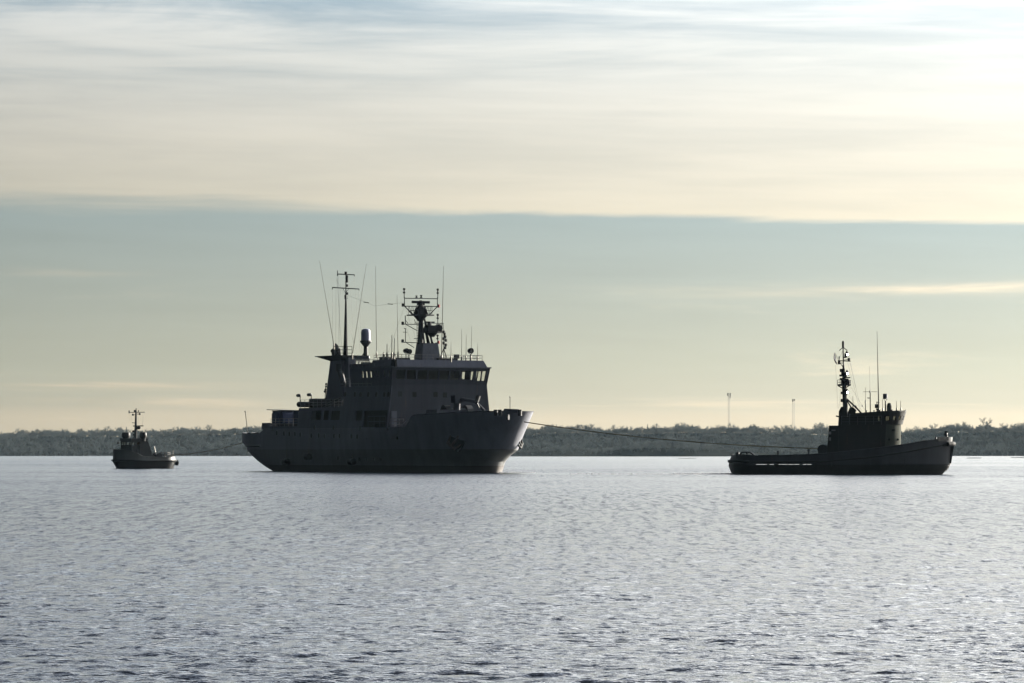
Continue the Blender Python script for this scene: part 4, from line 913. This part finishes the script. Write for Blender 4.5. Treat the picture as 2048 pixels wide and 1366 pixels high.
def tug_hull():
    # the bulwark over the deck edge has open freeing ports; its inner skin is left off along them
    m, e = hull_mesh(TLV, zt_tug, 1.2, .10, lambda x: .95 if x < 0 else .95 + .16 * x, skip=lambda sg, i, j, xa, xb: tskip(sg, i, j, xa, xb) or (j == len(TLV) and slots[0][0] - .5 < (xa + xb) / 2 < slots[-1][1] + .5), dk=4, nm=130, nf=40, na=30, pf=1.45)
    return m, e
tm, tedge = tug_hull()
thull = obj('hull', tm, M['tughull'], tug); weld_smooth(thull, 30)
for sg in (-1, 1):
    obj('bulwark_rail', MB().tube([(x, sg * y, zt_tug(x) + .03) for x, y in tedge if x < -11.75], .08, 6).tube([(x, sg * y, zt_tug(x) + .03) for x, y in tedge if -9 < x < 9.4], .08, 6), M['tughull'], thull)
    pts = [(x, sg * (y + .06), float(np.interp(x, [-12.5, -9, -2, 3, 7, 12.2], [1.45, 1.38, 1.40, 1.85, 2.45, 3.40]))) for x, y in waterline(3.6, 12.1, 8, -12.15, 4.1, pf=1.45)]
    obj('rubbing_strake', MB().tube(pts, [.18 if x < -10 else .08 if x < 11 else .16 for x, _, _ in pts], 6), M['black'], thull)
    for x in (-7.2, -1.0, 3.2, 6.8): obj('stanchion_plate', MB().box((x, sg * 3.66, 1.3), (.12, .1, .9)), M['tughull'], thull)
obj('bow_fender', MB().tube([(11.6, -1.0, 3.3), (12.05, -.5, 3.34), (12.30, 0, 3.34), (12.05, .5, 3.34), (11.6, 1.0, 3.3)], .24, 16).hexa([(11.4, -.35, 1.2), (12.0, -.35, 1.2), (12.0, .35, 1.2), (11.4, .35, 1.2), (11.6, -.35, 3.2), (12.32, -.35, 3.2), (12.32, .35, 3.2), (11.6, .35, 3.2)]), M['black'], tug)
b = T.on('y', 0, 1898, 886); obj('bow_post', MB().tube([(11.55, 0, 3.4), (11.45, 0, 4.55)], .17, 8).box((11.45, 0, 4.62), (.32, .4, .22)).tube([(11.2, 0, 4.3), (11.7, 0, 4.3)], .07, 6), M['tughull'], tug)
# two notches in the fore bulwark are left between raised plates
for u0, u1 in ((1876, 1897),):
    a, c = T.on('y', -1.6, u0, 879), T.on('y', -.6, u1, 876)
    obj('bow_bulwark_plate', MB().hexa([(a[0], -1.75, 3.6), (c[0], -.7, 3.75), (c[0], -.5, 3.75), (a[0], -1.55, 3.6), (a[0], -1.75, 4.05), (c[0], -.7, 4.14), (c[0], -.5, 4.14), (a[0], -1.55, 4.05)]), M['black'], tug)
for u in (1871.5,): 
    a = T.on('y', -1.5, u, 880); obj('bollard', MB().lathe([(.1, -.3), (.1, .32)], (a[0], a[1], 3.75), 8), M['tughull'], tug)
for u, h_ in ((1556, .55), (1617.5, .62)):
    a = T.on('y', -3.3, u, 908); obj('bollard', MB().lathe([(.09, -1), (.09, h_ * .6), (.16, h_ * .62), (.16, h_)], (a[0], a[1], zt_tug(a[0])), 8), M['tughull'], tug)
# stern: rail hoop, small winch drum and tyre
hp = [T.on('y', -2.7, u, v) for u, v in ((1478, 912), (1480.5, 908), (1484, 904.8), (1492, 904), (1500.5, 904.6), (1505, 908), (1510.5, 912.5))]
obj('stern_rail_hoop', MB().tube(hp, .09, 8).tube([T.on('y', -2.7, 1494, 904.5), T.on('y', -2.7, 1494, 908)], .13, 6), M['tughull'], tug)
a = T.on('y', -2.0, 1475, 907.5); obj('towing_fairlead', MB().lathe([(.16, -.4), (.24, -.3), (.24, .3), (.16, .4)], a, 10, 'y').tube([a, (a[0], a[1], 1.4)], .12, 6), M['tughull'], tug)
# deckhouse: square aft block, round front, flared wheelhouse on top
def round_front(x0, x1, r, n=9): return [(x0, -r)] + [(x1 - r + r * math.sin(math.pi * i / n), -r * math.cos(math.pi * i / n)) for i in range(n + 1)] + [(x0, r)]
def tx(u, v, y=-2.3): return T.on('y', y, u, v)
xh = 6.60
x_aft0, x_aft1, x_up = tx(1651, 887)[0], tx(1658.8, 850)[0], tx(1677.6, 840)[0]
obj('aft_deckhouse', MB().frus(x_aft0, x_up + .3, -2.1, 2.1, .9, x_aft1, x_up + .3, -1.9, 1.9, tx(1660, 851)[2]), M['tughouse'], tug)
z1 = tx(1801, 849)[2]
lower = obj('deckhouse', MB().plan(round_front(x_up, xh, 2.35), 1.0, z1), M['tugfront'], tug); weld_smooth(lower, 40)
obj('deckhouse_side', MB().hexa([(x_up - .1, -2.42, 1.0), (4.6, -2.42, 1.0), (4.6, 2.42, 1.0), (x_up - .1, 2.42, 1.0), (x_up, -2.42, z1 + .02), (4.9, -2.42, z1 + .02), (4.9, 2.42, z1 + .02), (x_up, 2.42, z1 + .02)]), M['tughouse'], tug)
# wheelhouse: hollow, with panes in round topped walls
z2f, z2a, xw0 = tx(1806, 822.5)[2], tx(1712, 829)[2], tx(1700, 835)[0]
def wroof(x): return float(np.interp(x, [xw0, tx(1765, 824)[0], 7], [z2a, tx(1765, 824)[2], z2f]))
FL = .30                                                     # the front leans outward
def wh(p):                                                   # outline parameter along starboard side, round the front, back along port
    L1 = 4.55 - xw0; r = 2.2
    if p < L1: return xw0 + p, -r, 0., -1.
    a = (p - L1) / r
    if a < math.pi: return 4.55 + r * math.sin(a), -r * math.cos(a), math.sin(a), -math.cos(a)
    return 4.55 - (p - L1 - math.pi * r), r, 0., 1.
PL = (4.55 - xw0) * 2 + math.pi * 2.2
def wplace(p, s, d):
    x, y, nx, ny = wh(p); z = z1 + .01 + s * (wroof(x) - z1); f = s * FL * max(0., nx) + s * .10 - d
    return (x + nx * f, y + ny * f, z)
L1 = 4.55 - xw0
ws = []
def wp(u0, u1):                                              # window bounds on the starboard side from where they show
    return T.on('y', -2.25, u0, 839)[0] - xw0, T.on('y', -2.25, u1, 839)[0] - xw0
for u0, u1 in ((1757.8, 1761.3), (1769.5, 1774.3)): a, b = wp(u0, u1); ws.append((a - .06, b + .06, .30, .68))
for k in range(9):
    a = L1 + .35 + k * .72; ws.append((a + .04, a + .36, .34, .66))
for k in range(3): ws.append((PL - L1 + .3 + k * 1.15, PL - L1 + .95 + k * 1.15, .28, .70))
cuts = sorted({0, PL, *[L1 + math.pi * 2.2 * i / 14 for i in range(15)]})
whm = MB(); 
for a, b in zip(cuts, cuts[1:]): whm.wall(a, b, 0, 1, [h for h in ws if h[0] < b and h[1] > a], wplace, .07)
whs = obj('wheelhouse', whm, M['tughouse'], tug)
for h in ws:
    mid = (h[0] + h[1]) / 2; pm_ = MB().wall(h[0], mid, h[2], h[3], [], lambda p, s, d: wplace(p, s, d + .02), .02).wall(mid, h[1], h[2], h[3], [], lambda p, s, d: wplace(p, s, d + .02), .02)
    obj('window', pm_, M['glass2'], whs)
nr = 16; rp_ = [wplace(PL * i / nr, 1., -.06) for i in range(nr + 1)]
rm_ = MB(); rm_.v = [(x, y, z + .01) for x, y, z in rp_] + [(x, y, z + .10) for x, y, z in rp_]
q_ = nr + 1; rm_.f = [tuple(range(q_))[::-1], tuple(range(q_, 2 * q_))] + [(i, (i + 1) % q_, (i + 1) % q_ + q_, i + q_) for i in range(q_)]
obj('wheelhouse_roof', rm_, M['tughouse'], tug)
obj('wheelhouse_aft_wall', MB().box((xw0 + .05, 0, (z1 + z2a) / 2), (.1, 4.3, z2a - z1)).box((xw0 + 1.5, 0, z1 + .45), (2.6, 3.0, .9)), M['tughouse'], tug)
za = tx(1690, 833)[2]
obj('upper_deckhouse', MB().frus(x_up - .02, xw0 + .1, -2.0, 2.0, z1 - .1, x_up + .05, xw0 + .1, -1.9, 1.9, za), M['tughouse'], tug)
def funnel(u0, u1, utip, vb, vt, y):
    a, b, c_ = T.on('y', y, u0, vb), T.on('y', y, u1, vb), T.on('y', y, utip, vt); zb = z1 - .1; zm_ = T.on('y', y, u0, vt + (vb - vt) * .42)[2]
    return obj('funnel', MB().prism([(a[0], zb), (b[0], zb), (b[0], zm_), (c_[0] + .28, c_[2] - .05), (c_[0] + .1, c_[2]), (c_[0] - .18, c_[2] - .02), (a[0], zm_)], y - .55, y + .55), M['tughouse'], tug)
f1 = funnel(1677.6, 1693.5, 1685.5, 836, 813.3, -1.1); f2 = funnel(1696, 1711, 1703, 836, 814.6, 1.1)
obj('funnel_grille', MB().box((T.on('y', -1.66, 1685, 828)[0], -1.66, T.on('y', -1.66, 1685, 828)[2]), (.5, .05, .6)), M['black'], f1)
obj('exhaust_pipe', MB().tube([T.on('y', 1.1, 1706, 820), T.on('y', 1.1, 1710, 819), T.on('y', 1.1, 1712, 823)], .13, 8), M['dark'], f2)
for u, v, w_, h_ in ((1667, 860.5, .42, .12), (1660, 866, .25, .3), (1660, 878, .2, .35)):
    a = T.on('y', -2.12, u, v); obj('vent', MB().box((a[0], -2.14, a[2]), (w_, .1, h_)), M['rail'], tug)
for u, v in ((1786, 860), (1781, 879), (1795, 879), (1788, 860)):
    a = T.on('y', -2.0, u, v)
    obj('porthole', MB().lathe([(.125, -.03), (.125, .05)], (4.25 + 2.36 * math.sin((u - 1770) / 26), -2.36 * math.cos((u - 1770) / 26), a[2]), 10, 'y'), M['pglass'], lower)
obj('grab_lamp', MB().ball((6.62, -.2, tx(1801, 871)[2]), .09), M['wallh'], lower)
a = T.on('y', -1, 1673, 832); obj('aft_rail_arm', MB().tube([(x_up + .2, -1.9, T.on('y', -1.9, 1677, 834)[2]), (T.on('y', -1.9, 1672, 832)[0], -1.9, T.on('y', -1.9, 1672, 832)[2])], .09, 6), M['tughouse'], tug)
# towing winch aft of the house
wn_ = T.on('y', 0, 1645, 897)
win = obj('towing_winch', MB().lathe([(.55, -1.3), (.55, -1.15), (.34, -1.1), (.34, 1.1), (.55, 1.15), (.55, 1.3)], (wn_[0], 0, 2.72), 14, 'y').box((wn_[0], 0, 1.9), (1.0, 2.2, 1.6)).box((wn_[0] + .9, 0, 1.9), (1.3, 2.4, 2.0)), M['tughull'], tug)
obj('tow_hook', MB().tube([T.on('y', 0, 1640, 899), T.on('y', 0, 1639.5, 894), T.on('y', 0, 1641.5, 891.2)], .10, 6).box(T.on('y', 0, 1648, 893.5), (.7, .5, .35)), M['tughull'], win)
for x0, x1 in ((x_up + .3, 4.4),):
    obj('railing', MB().rail([(x0, -2.45, z1), (x1, -2.45, z1)], .9, .9, 3, .025), M['tughull'], tug)
# ------------- mast
tb = T.on('y', 0, 1689.5, 832)
def tp(u, v): return T.facing(tb, u, v)
tmast = obj('mast', MB().tube([tp(1691, 833), tp(1690.5, 812), tp(1688.8, 784)], [.30, .28, .24], 10).tube([tp(1688.8, 784), tp(1688, 760), tp(1686.8, 730)], [.26, .2, .10], 8).tube([tp(1686.8, 730), tp(1686.2, 694)], .07, 8).tube([tp(1686.2, 695), tp(1686.2, 684), tp(1686.2, 681.5)], [.13, .13, .05], 8), M['mast'], tug)
mm = MB()
for p in (((1675.5, 721.4), (1701, 722.4), .06), ((1678.5, 701), (1685.5, 695), .045), ((1694.5, 701), (1687, 695), .045), ((1681, 727), (1686.5, 735), .04), ((1678, 722), (1678.5, 712.5), .06), ((1698.5, 722), (1698.3, 717), .06), ((1699, 720), (1695, 715), .03)):
    mm.tube([tp(*p[0]), tp(*p[1])], p[2], 6)
obj('yard', mm, M['mast'], tmast)
pl = MB(); pl.box(tp(1688.3, 770), (1.45, 1.4, .14)).tube([tp(1675.5, 771), tp(1686, 777)], .06, 6).tube([tp(1700, 770), tp(1691, 776)], .06, 6)
obj('mast_platform', pl, M['mast'], tmast)
pz = tp(1688, 769.5)
obj('railing', MB().rail([(tp(1675, 770)[0], -.6, pz[2]), (tp(1685, 770)[0], -.6, pz[2])], .52, .35, 2, .028).rail([(tp(1693, 770)[0], .6, pz[2]), (tp(1701.5, 770)[0], .6, pz[2])], .52, .35, 2, .028), M['mast'], tmast)
rd = MB().box(tp(1692.5, 762), (.5, .7, .5)).box(tp(1692, 765.5), (.65, .7, .4)).lathe([(.3, -.25), (.42, -.1), (.42, .15), (.2, .25)], tp(1693, 764), 10)
obj('radar', rd, M['mast'], tmast)
obj('radar_scanner', MB().box(tp(1694.5, 755.3), (.66, .9, .12)), M['mast'], tmast)
lamps = ((1694.3, 709.2), (1694.6, 747.3), (1694.6, 784.8))
for u, v in lamps:
    br = obj('masthead_light', MB().tube([tp(u - 6.5, v + 6.5), tp(u - 3.5, v + 2.4), tp(u + 3.8, v + 2.3)], .06, 6).box(tp(u - 3.2, v + 2), (.25, .4, .5)).lathe([(.16, .12), (.16, .2), (.05, .42)], tp(u - .6, v), 8).lathe([(.05, -.2), (.19, -.17), (.19, -.12)], tp(u, v), 8), M['mast'], tmast)
    obj('lamp_lens', MB().ball(tp(u, v), .125, 8), M['lit'], br)
for u, v, w_, h_ in ((1683, 741, .35, .5), (1686, 744, .4, 1.0), (1682, 751, .35, .3), (1684, 758, .5, .3), (1687, 766, .55, .9), (1684.5, 786, .3, .4), (1682, 740, .3, .12), (1685, 770, .8, .3)):
    obj('mast_fitting', MB().box(tp(u, v), (w_, .4, h_ * .7)), M['mast'], tmast)
for u, v in ((1684, 801), (1678.3, 725.5), (1698, 719)):
    a = tp(u, v); obj('side_lamp', MB().lathe([(.08, -.18), (.15, -.14), (.15, .14), (.08, .18)], a, 8).tube([a, tp(1688, v + 1)], .04, 5), M['mast'] if u < 1690 else M['wallh'], tmast)
st = MB(); st.tube([tp(1691.5, 796), tp(1711, 814), tp(1725, 829)], .10, 6).tube([tp(1692, 798), tp(1703, 816)], .08, 6).lathe([(.08, -.14), (.14, 0), (.08, .14)], tp(1711, 813.5), 8)
obj('mast_strut', st, M['mast'], tmast)
wr = MB()
for a, b in (((1695.4, 725), (1722, 829)), ((1701, 725), (1712, 776)), ((1701, 773), (1735, 828)), ((1671, 731), (1676, 818)), ((1682, 778), (1678, 815)), ((1698, 791), (1722, 826)), ((1671, 707), (1678, 718)), ((1678, 719), (1686, 700)), ((1700, 726), (1711, 775)), ((1712, 776), (1724, 829))):
    wr.tube([tp(*a), tp(*b)], .010, 4)
wr.lathe([(.04, -.1), (.09, 0), (.04, .1)], tp(1724.7, 811.5), 6)
obj('rigging_wire', wr, M['wire'], tmast)
# ------------- aerials and gear on the wheelhouse roof
whip(1757.5, 824, 1754, 662.5, .3, tug, .085, .02, True, T); whip(1731, 827, 1731, 775, 0, tug, .03, .02, False, T)
for u, v0, v1, y in ((1705.8, 815, 792, .9), (1765, 822, 798, .8), (1792.8, 822, 802, -.8), (1801.3, 821, 802, -.4)): whip(u + .5, v0, u - .2, v1, y, tug, .045, .025, True, T)
pa_ = T.on('y', -.2, 1740.6, 826)
def rp2(u, v): return T.facing(pa_, u, v)
obj('aerial_pole', MB().tube([pa_, rp2(1740.3, 783)], .06, 6).tube([rp2(1740.3, 783), rp2(1739, 732)], [.025, .014], 5).tube([rp2(1726, 783.5), rp2(1754.5, 783.4)], .022, 5).tube([rp2(1734.5, 795.8), rp2(1740, 796.2)], .05, 5).lathe([(.09, -.1), (.09, .1)], rp2(1740.2, 783.4), 6), M['wire'], tug)
obj('aerial_pole', MB().tube([rp2(1731, 826), rp2(1731, 800)], .05, 6).lathe([(.07, -.15), (.07, .15)], rp2(1730.8, 804), 6), M['wire'], tug)
obj('horn_box', MB().box(rp2(1753, 812.3), (.36, .36, .42)).tube([rp2(1754, 825), rp2(1753.8, 803)], .05, 6).tube([rp2(1753, 804.7), rp2(1759, 804.5)], .03, 5).box(rp2(1754.5, 819), (.25, .25, .2)), M['dark'], tug)
sl_ = obj('searchlight', MB().lathe([(.20, -.30), (.25, -.26), (.25, .24), (.18, .28)], rp2(1770.4, 792.5), 14), M['greyp'], tug)
obj('bracket', MB().tube([rp2(1766.5, 797), rp2(1771, 802.5), rp2(1775, 797)], .03, 5).tube([rp2(1771, 802), rp2(1771, 824)], .075, 8), M['dark'], sl_)
q = rp2(1778.5, 815); obj('radar_dome', MB().lathe([(.24, -.5), (.27, -.2), (.27, .15), (.20, .42), (.10, .5)], q, 14), M['black'], tug)
for u in (1733, 1748, 1760, 1784): obj('roof_vent', MB().lathe([(.05, -.15), (.05, .1), (.10, .12), (.10, .18)], rp2(u, 822.5 - (u < 1755) * -1.5), 8), M['dark'], tug)
a = T.on('y', 0, 1805, 822); obj('horn', MB().lathe([(.04, 0), (.05, .2), (.14, .36)], (a[0], 0, a[2] + .03), 10, 'x'), M['dark'], tug)
# the flag flies from the yard
fw = MB(); n = 7
fpts = [(1668.7, 706), (1669, 711), (1669.5, 716), (1670.5, 721), (1672, 725.5), (1674.3, 729.8)]
for i, (u, v) in enumerate(fpts):
    p = T.facing(tb, u, v); w_ = (.05, .16, .26, .24, .16, .03)[i]
    fw.v += [(p[0] - w_ * .5, p[1] - .10 - .12 * math.sin(i), p[2]), (p[0], p[1] + .12 * math.sin(i * 1.7), p[2]), (p[0] + w_ * .5, p[1] + .14, p[2])]
for i in range(5):
    for k in range(2): a = i * 3 + k; fw.f += [(a, a + 1, a + 4, a + 3)]
P0 = T.world(T.facing(tb, 1669, 706)); inv = [T.facing(tb, 1669, 706)[k] for k in range(3)]
fw.v = [(x - inv[0], y - inv[1], z - inv[2]) for x, y, z in fw.v]
fo = obj('flag', fw, M['flag'], loc=P0); fo.rotation_euler = (0, 0, T.a)
sol = fo.modifiers.new('thick', 'SOLIDIFY'); sol.thickness = .02
tag(fo, 'limp dark flag hanging from the tugboat mast yard', 'flag')
obj('flag_halyard', MB().tube([tp(1669.5, 705), tp(1676, 719)], .02, 4), M['wire'], tmast)

# ---------------------------------------------------------------- the small tug astern
K = Frame(286.5, 937, 180 + 32)
st_ = thing('small_tug', 'small tug with twin drum tops and a cross shaped mast, trailing behind the ship', 'tugboat', (K.o[0], K.o[1], 0), K.a, 'vessels in the tow')
def zt_s(x): return float(np.interp(x, [-5.6, -4.4, -1.6, 1.2, 2.1, 3.2, 5.3], [1.85, 1.72, 1.62, 1.75, 2.2, 2.6, 2.78]))
KLV = [(-0.8, 1.6, 3.68, 4.0, -4.16, 2.4), (0, 2.0, 4.28, 4.0, -4.76, 2.4), (0.3, 2.1, 4.4, 4.0, -4.88, 2.4), (0.8, 2.25, 4.72, 4.0, -5.0, 2.4), (1.1, 2.38, 4.92, 4.0, -5.12, 2.32), (1.35, 2.32, 4.8, 3.9200000000000004, -5.0, 2.24), (2.0, 2.3, 4.76, 3.7600000000000002, -4.92, 2.24)]
km, kedge = hull_mesh(KLV, zt_s, 1.2, .09, lambda x: 1.2 if x < 2 else 1.5, dk=5, nf=30)
khull = obj('hull', km, M['smallhull'], st_); weld_smooth(khull, 30)
for sg in (-1, 1):
    obj('rubbing_strake', MB().tube([(x, sg * (y + .05), 1.14 + .015 * max(0, x)) for x, y in waterline(2.38, 4.92, 4, -5.12, 2.32)], .12, 6), M['black'], khull)
    obj('bulwark_rail', MB().tube([(x, sg * y, zt_s(x) + .03) for x, y in kedge], .06, 6), M['smallhull'], khull)
def kf(base, u, v): return K.facing(base, u, v)
KZ = lambda v: CAM_H + (HOR - v) / FPX * 564.
# wheelhouse: low hollow house, windows on all sides
hx0, hx1, hw_ = .35, 2.75, 1.75
zw0, zw1, zw2 = KZ(890), KZ(884.6), KZ(877)
def kw(face):
    def f(u, z, d):
        lean = 0.
        return {'f': (hx1 - d, u, z), 'a': (hx0 + d, u, z), 'p': (u, hw_ - d, z), 's': (u, -hw_ + d, z)}[face]
    return f
kh = MB(); panes = []
for fc, a, b, hl in (('f', -hw_, hw_, [(-1.62, -1.1), (-.9, -.1), (.1, .9), (1.05, 1.62)]), ('a', -hw_, hw_, [(-1.62, -1.1), (-.9, -.15), (.15, .9), (1.05, 1.62)]), ('p', hx0 + .08, hx1 - .08, [(.6, 1.25), (1.45, 1.95), (2.1, 2.6)]), ('s', hx0 + .08, hx1 - .08, [(.6, 1.25), (1.45, 1.95), (2.1, 2.6)])):
    hh = [(p, q, zw0, zw1) for p, q in hl]; kh.wall(a, b, 1.2, zw2, hh, kw(fc), .08); panes += [(fc, h) for h in hh]
kho = obj('wheelhouse', kh, M['smallhouse'], st_)
for fc, h in panes: obj('window', MB().wall(*h, [], lambda u, z, d, fc=fc: kw(fc)(u, z, d + .03), .02), M['glass'], kho)
obj('wheelhouse_roof', MB().box(((hx0 + hx1) / 2, 0, zw2 - .18), (hx1 - hx0 + .3, 2 * hw_ + .3, .30)).box(((hx0 + hx1) / 2, 0, 1.9), (hx1 - hx0 - .3, 2 * hw_ - .3, 1.2)), M['smallhouse'], st_)
obj('door', MB().box((1.7, hw_ + .02, 2.2), (.6, .05, 1.6)), M['smallhouse'], kho)
# sloping engine casing abaft the house, to port and starboard drums on the roof
bR = (1.0, 1.55, 4.4); bL = (2.2, -1.55, 4.4)
s1, s2 = K.on('y', hw_ + .1, 296, 883), K.on('y', hw_ + .1, 303, 904)
obj('engine_casing', MB().prism([(hx0 + 1.2, 1.2), (s2[0] - .1, 1.2), (s2[0], s2[2]), (s1[0], s1[2]), (hx0 + 1.2, s1[2] + .45)], .55, hw_ + .15), M['smallhouse'], st_)
obj('engine_casing', MB().prism([(hx0 + .1, 1.2), (-1.9, 1.2), (-1.6, 1.9), (hx0 + .1, 2.6)], -1.4, .5), M['smallhouse'], st_)
for base, (u0, u1), bulge in ((bL, (244.5, 259.5), -1), (bR, (280, 292.5), 1)):
    a, b = kf(base, u0, 870), kf(base, u1, 870); r_ = math.dist(a, b) / 2; c_ = [(a[k] + b[k]) / 2 for k in range(3)]; r_ *= 1.12
    zb, zt2 = KZ(877.2), KZ(865)
    d = obj('funnel', MB().lathe([(r_ * .72, zb - .35), (r_ * .75, zb + .05), (r_ * 1.0, zb + .22), (r_ * 1.06, zb + .52), (r_ * 1.0, zt2 - .08), (r_ * .85, zt2 + .02)], (c_[0], c_[1], 0), 20), M['smallhouse'], st_); weld_smooth(d, 40)
    obj('whip_antenna', MB().tube([(c_[0], c_[1], zt2 - .1), kf(base, u0 - 5 if bulge < 0 else u1 + 1.5, 857)], .022, 4), M['wire'], d)
obj('roof_frame', MB().tube([kf(bL, 243, 881), kf(bL, 243, 905)], .10, 6).box(kf(bL, 253, 878.5), (1.3, 1.3, .25)), M['smallhouse'], st_)
bm_ = (1.6, -.15, 4.2)
def kp(u, v): return kf(bm_, u, v)
kmast = obj('mast', MB().tube([kp(271.5, 890), kp(271.5, 862), kp(272, 824), kp(272.2, 816.3)], [.24, .22, .12, .05], 8), M['mast'], st_)
obj('yard', MB().tube([kp(257.5, 824.6), kp(289.6, 824.4)], .055, 6).tube([kp(258.3, 821), kp(258.3, 826.5)], .09, 6).tube([kp(276.5, 824), kp(277.5, 820.3)], .06, 6).tube([kp(266, 852), kp(287, 851.7)], .08, 6).tube([kp(264, 845.3), kp(271, 846)], .05, 6), M['mast'], kmast)
obj('radar', MB().lathe([(.15, -.2), (.3, -.05), (.3, .12), (.15, .2)], kp(277.5, 855.5), 10).box(kp(275, 857), (.5, .5, .25)), M['mast'], kmast)
for u, v in ((265.8, 829.5), (279.5, 828), (269.5, 822), (266.5, 862.5), (267.5, 869.5)):
    a = kp(u, v); obj('navigation_light', MB().lathe([(.06, -.14), (.15, -.10), (.15, .08), (.05, .16)], a, 8).tube([a, kp(271.5, v)], .035, 4), M['mast'], kmast)
wr = MB()
for a, b in (((258.5, 826), (258.7, 842)), ((261.3, 825), (263.8, 843)), ((277, 826), (276.3, 850)), ((285.6, 826), (284.8, 850)), ((289, 825), (285, 850))): wr.tube([kp(*a), kp(*b)], .009, 4)
obj('rigging_wire', wr, M['wire'], kmast)
obj('mast_stay', MB().tube([kp(272, 884), kp(279, 900)], .07, 5).tube([kp(272, 866), kp(262, 884)], .07, 5), M['mast'], kmast)
a = kf(bL, 236.2, 885.5); obj('searchlight', MB().lathe([(.10, -.16), (.18, -.1), (.18, .1), (.12, .16)], a, 8).tube([a, kf(bL, 236, 881.5), kf(bL, 243, 881)], .035, 5), M['black'], st_)
for z in (876.5, 880, 884, 888, 894): obj('rung', MB().tube([kf(bL, 240.8, z), kf(bL, 244, z)], .04, 4), M['dark'], st_)
# after deck: rails, winch, posts
ra, rb_ = (-1.9, 1.2, 0), (-3.7, .6, 0)
obj('towing_winch', MB().lathe([(.45, -.8), (.45, -.7), (.28, -.65), (.28, .65), (.45, .7), (.45, .8)], (-2.2, .2, 1.85), 12, 'y').box((-2.2, .2, 1.5), (.8, 1.2, .7)), M['dark'], st_)
obj('railing', MB().rail([(-1.6, 1.6, KZ(912)), (-3.2, 1.5, KZ(912)), (-4.0, .9, KZ(912))], .52, .5, 2, .045), M['dark'], st_)
obj('stern_post', MB().tube([kf(rb_, 311, 905), kf(rb_, 308.5, 893)], .06, 5), M['whip'], st_)
obj('stern_post', MB().tube([kf((-4.5, 0, 0), 345.5, 915), kf((-4.5, 0, 0), 346.3, 901.5)], .04, 5), M['whip'], st_)
obj('tow_bitt', MB().tube([(-3.5, 0, 1.2), (-3.5, 0, 2.15)], .14, 8).tube([(-3.5, -.5, 1.95), (-3.5, .5, 1.95)], .09, 6), M['dark'], st_)
obj('tyre_fender', MB().lathe([(.25, -.1), (.42, -.12), (.42, .12), (.25, .1)], (-4.95, 1.1, .85), 12, 'x'), M['black'], khull)

# ---------------------------------------------------------------- tow ropes
def rope(name, p, q, sag, r, label):
    n = 40; pts = [[p[k] + (q[k] - p[k]) * i / n - (sag * 4 * (i / n) * (1 - i / n) if k == 2 else 0) for k in range(3)] for i in range(n + 1)]
    m = MB().tube([[a - b for a, b in zip(v, p)] for v in pts], r, 8)
    return tag(obj(name, m, M['rope'], loc=p), label, 'rope', 'tow ropes')
rope('tow_rope', S.world((4.9, .5, 5.95)), T.world(T.on('y', 0, 1641, 897)), .55, .055, 'long taut tow rope from the ship bow down to the tugboat winch')
rope('tow_rope', K.world((-3.5, 0, 1.98)), S.world(S.on('y', -3, 491, 883.5)), .45, .055, 'thinner tow rope from the small tug up to the ship stern')
# ---------------------------------------------------------------- foam where the hulls cut the water, and the lit bow's reflection in white
def foam(name, lines, n, seed):
    rr = np.random.default_rng(seed); m = MB()
    for (x0, y0, x1, y1, spread, size, f) in lines:
        for k in range(int(n * f)):
            t = rr.random(); s_ = size * rr.uniform(.4, 1.3); x = x0 + (x1 - x0) * t + rr.normal(0, spread * .3); y = y0 + (y1 - y0) * t + rr.normal(0, spread)
            m.add([(x - s_ * 1.6, y, -.02), (x, y - s_, -.02), (x + s_ * 1.6, y, -.02), (x, y + s_, -.02), (x + rr.uniform(-.3, .3) * s_, y, s_ * rr.uniform(.3, .9) + .02)], [(0, 1, 4), (1, 2, 4), (2, 3, 4), (3, 0, 4)])
    return obj(name, m, M['foam'], kind='stuff')
a, b = T.world((-11.5, 0, 0)), S.world((0, 0, 0))
foam('wake_foam_and_glint', [(a[0], a[1] + .6, a[0] - 6.5, a[1] + 1.6, .8, .14, 1.0), (a[0] - 6, a[1] + 1, a[0] - 18, a[1] + 6, .5, .08, .5), (b[0] + .1, b[1] - .4, b[0] + 4.2, b[1] + .3, .25, .10, .5)], 520, 5)  # last run whitens the water where the sunlit bow is reflected
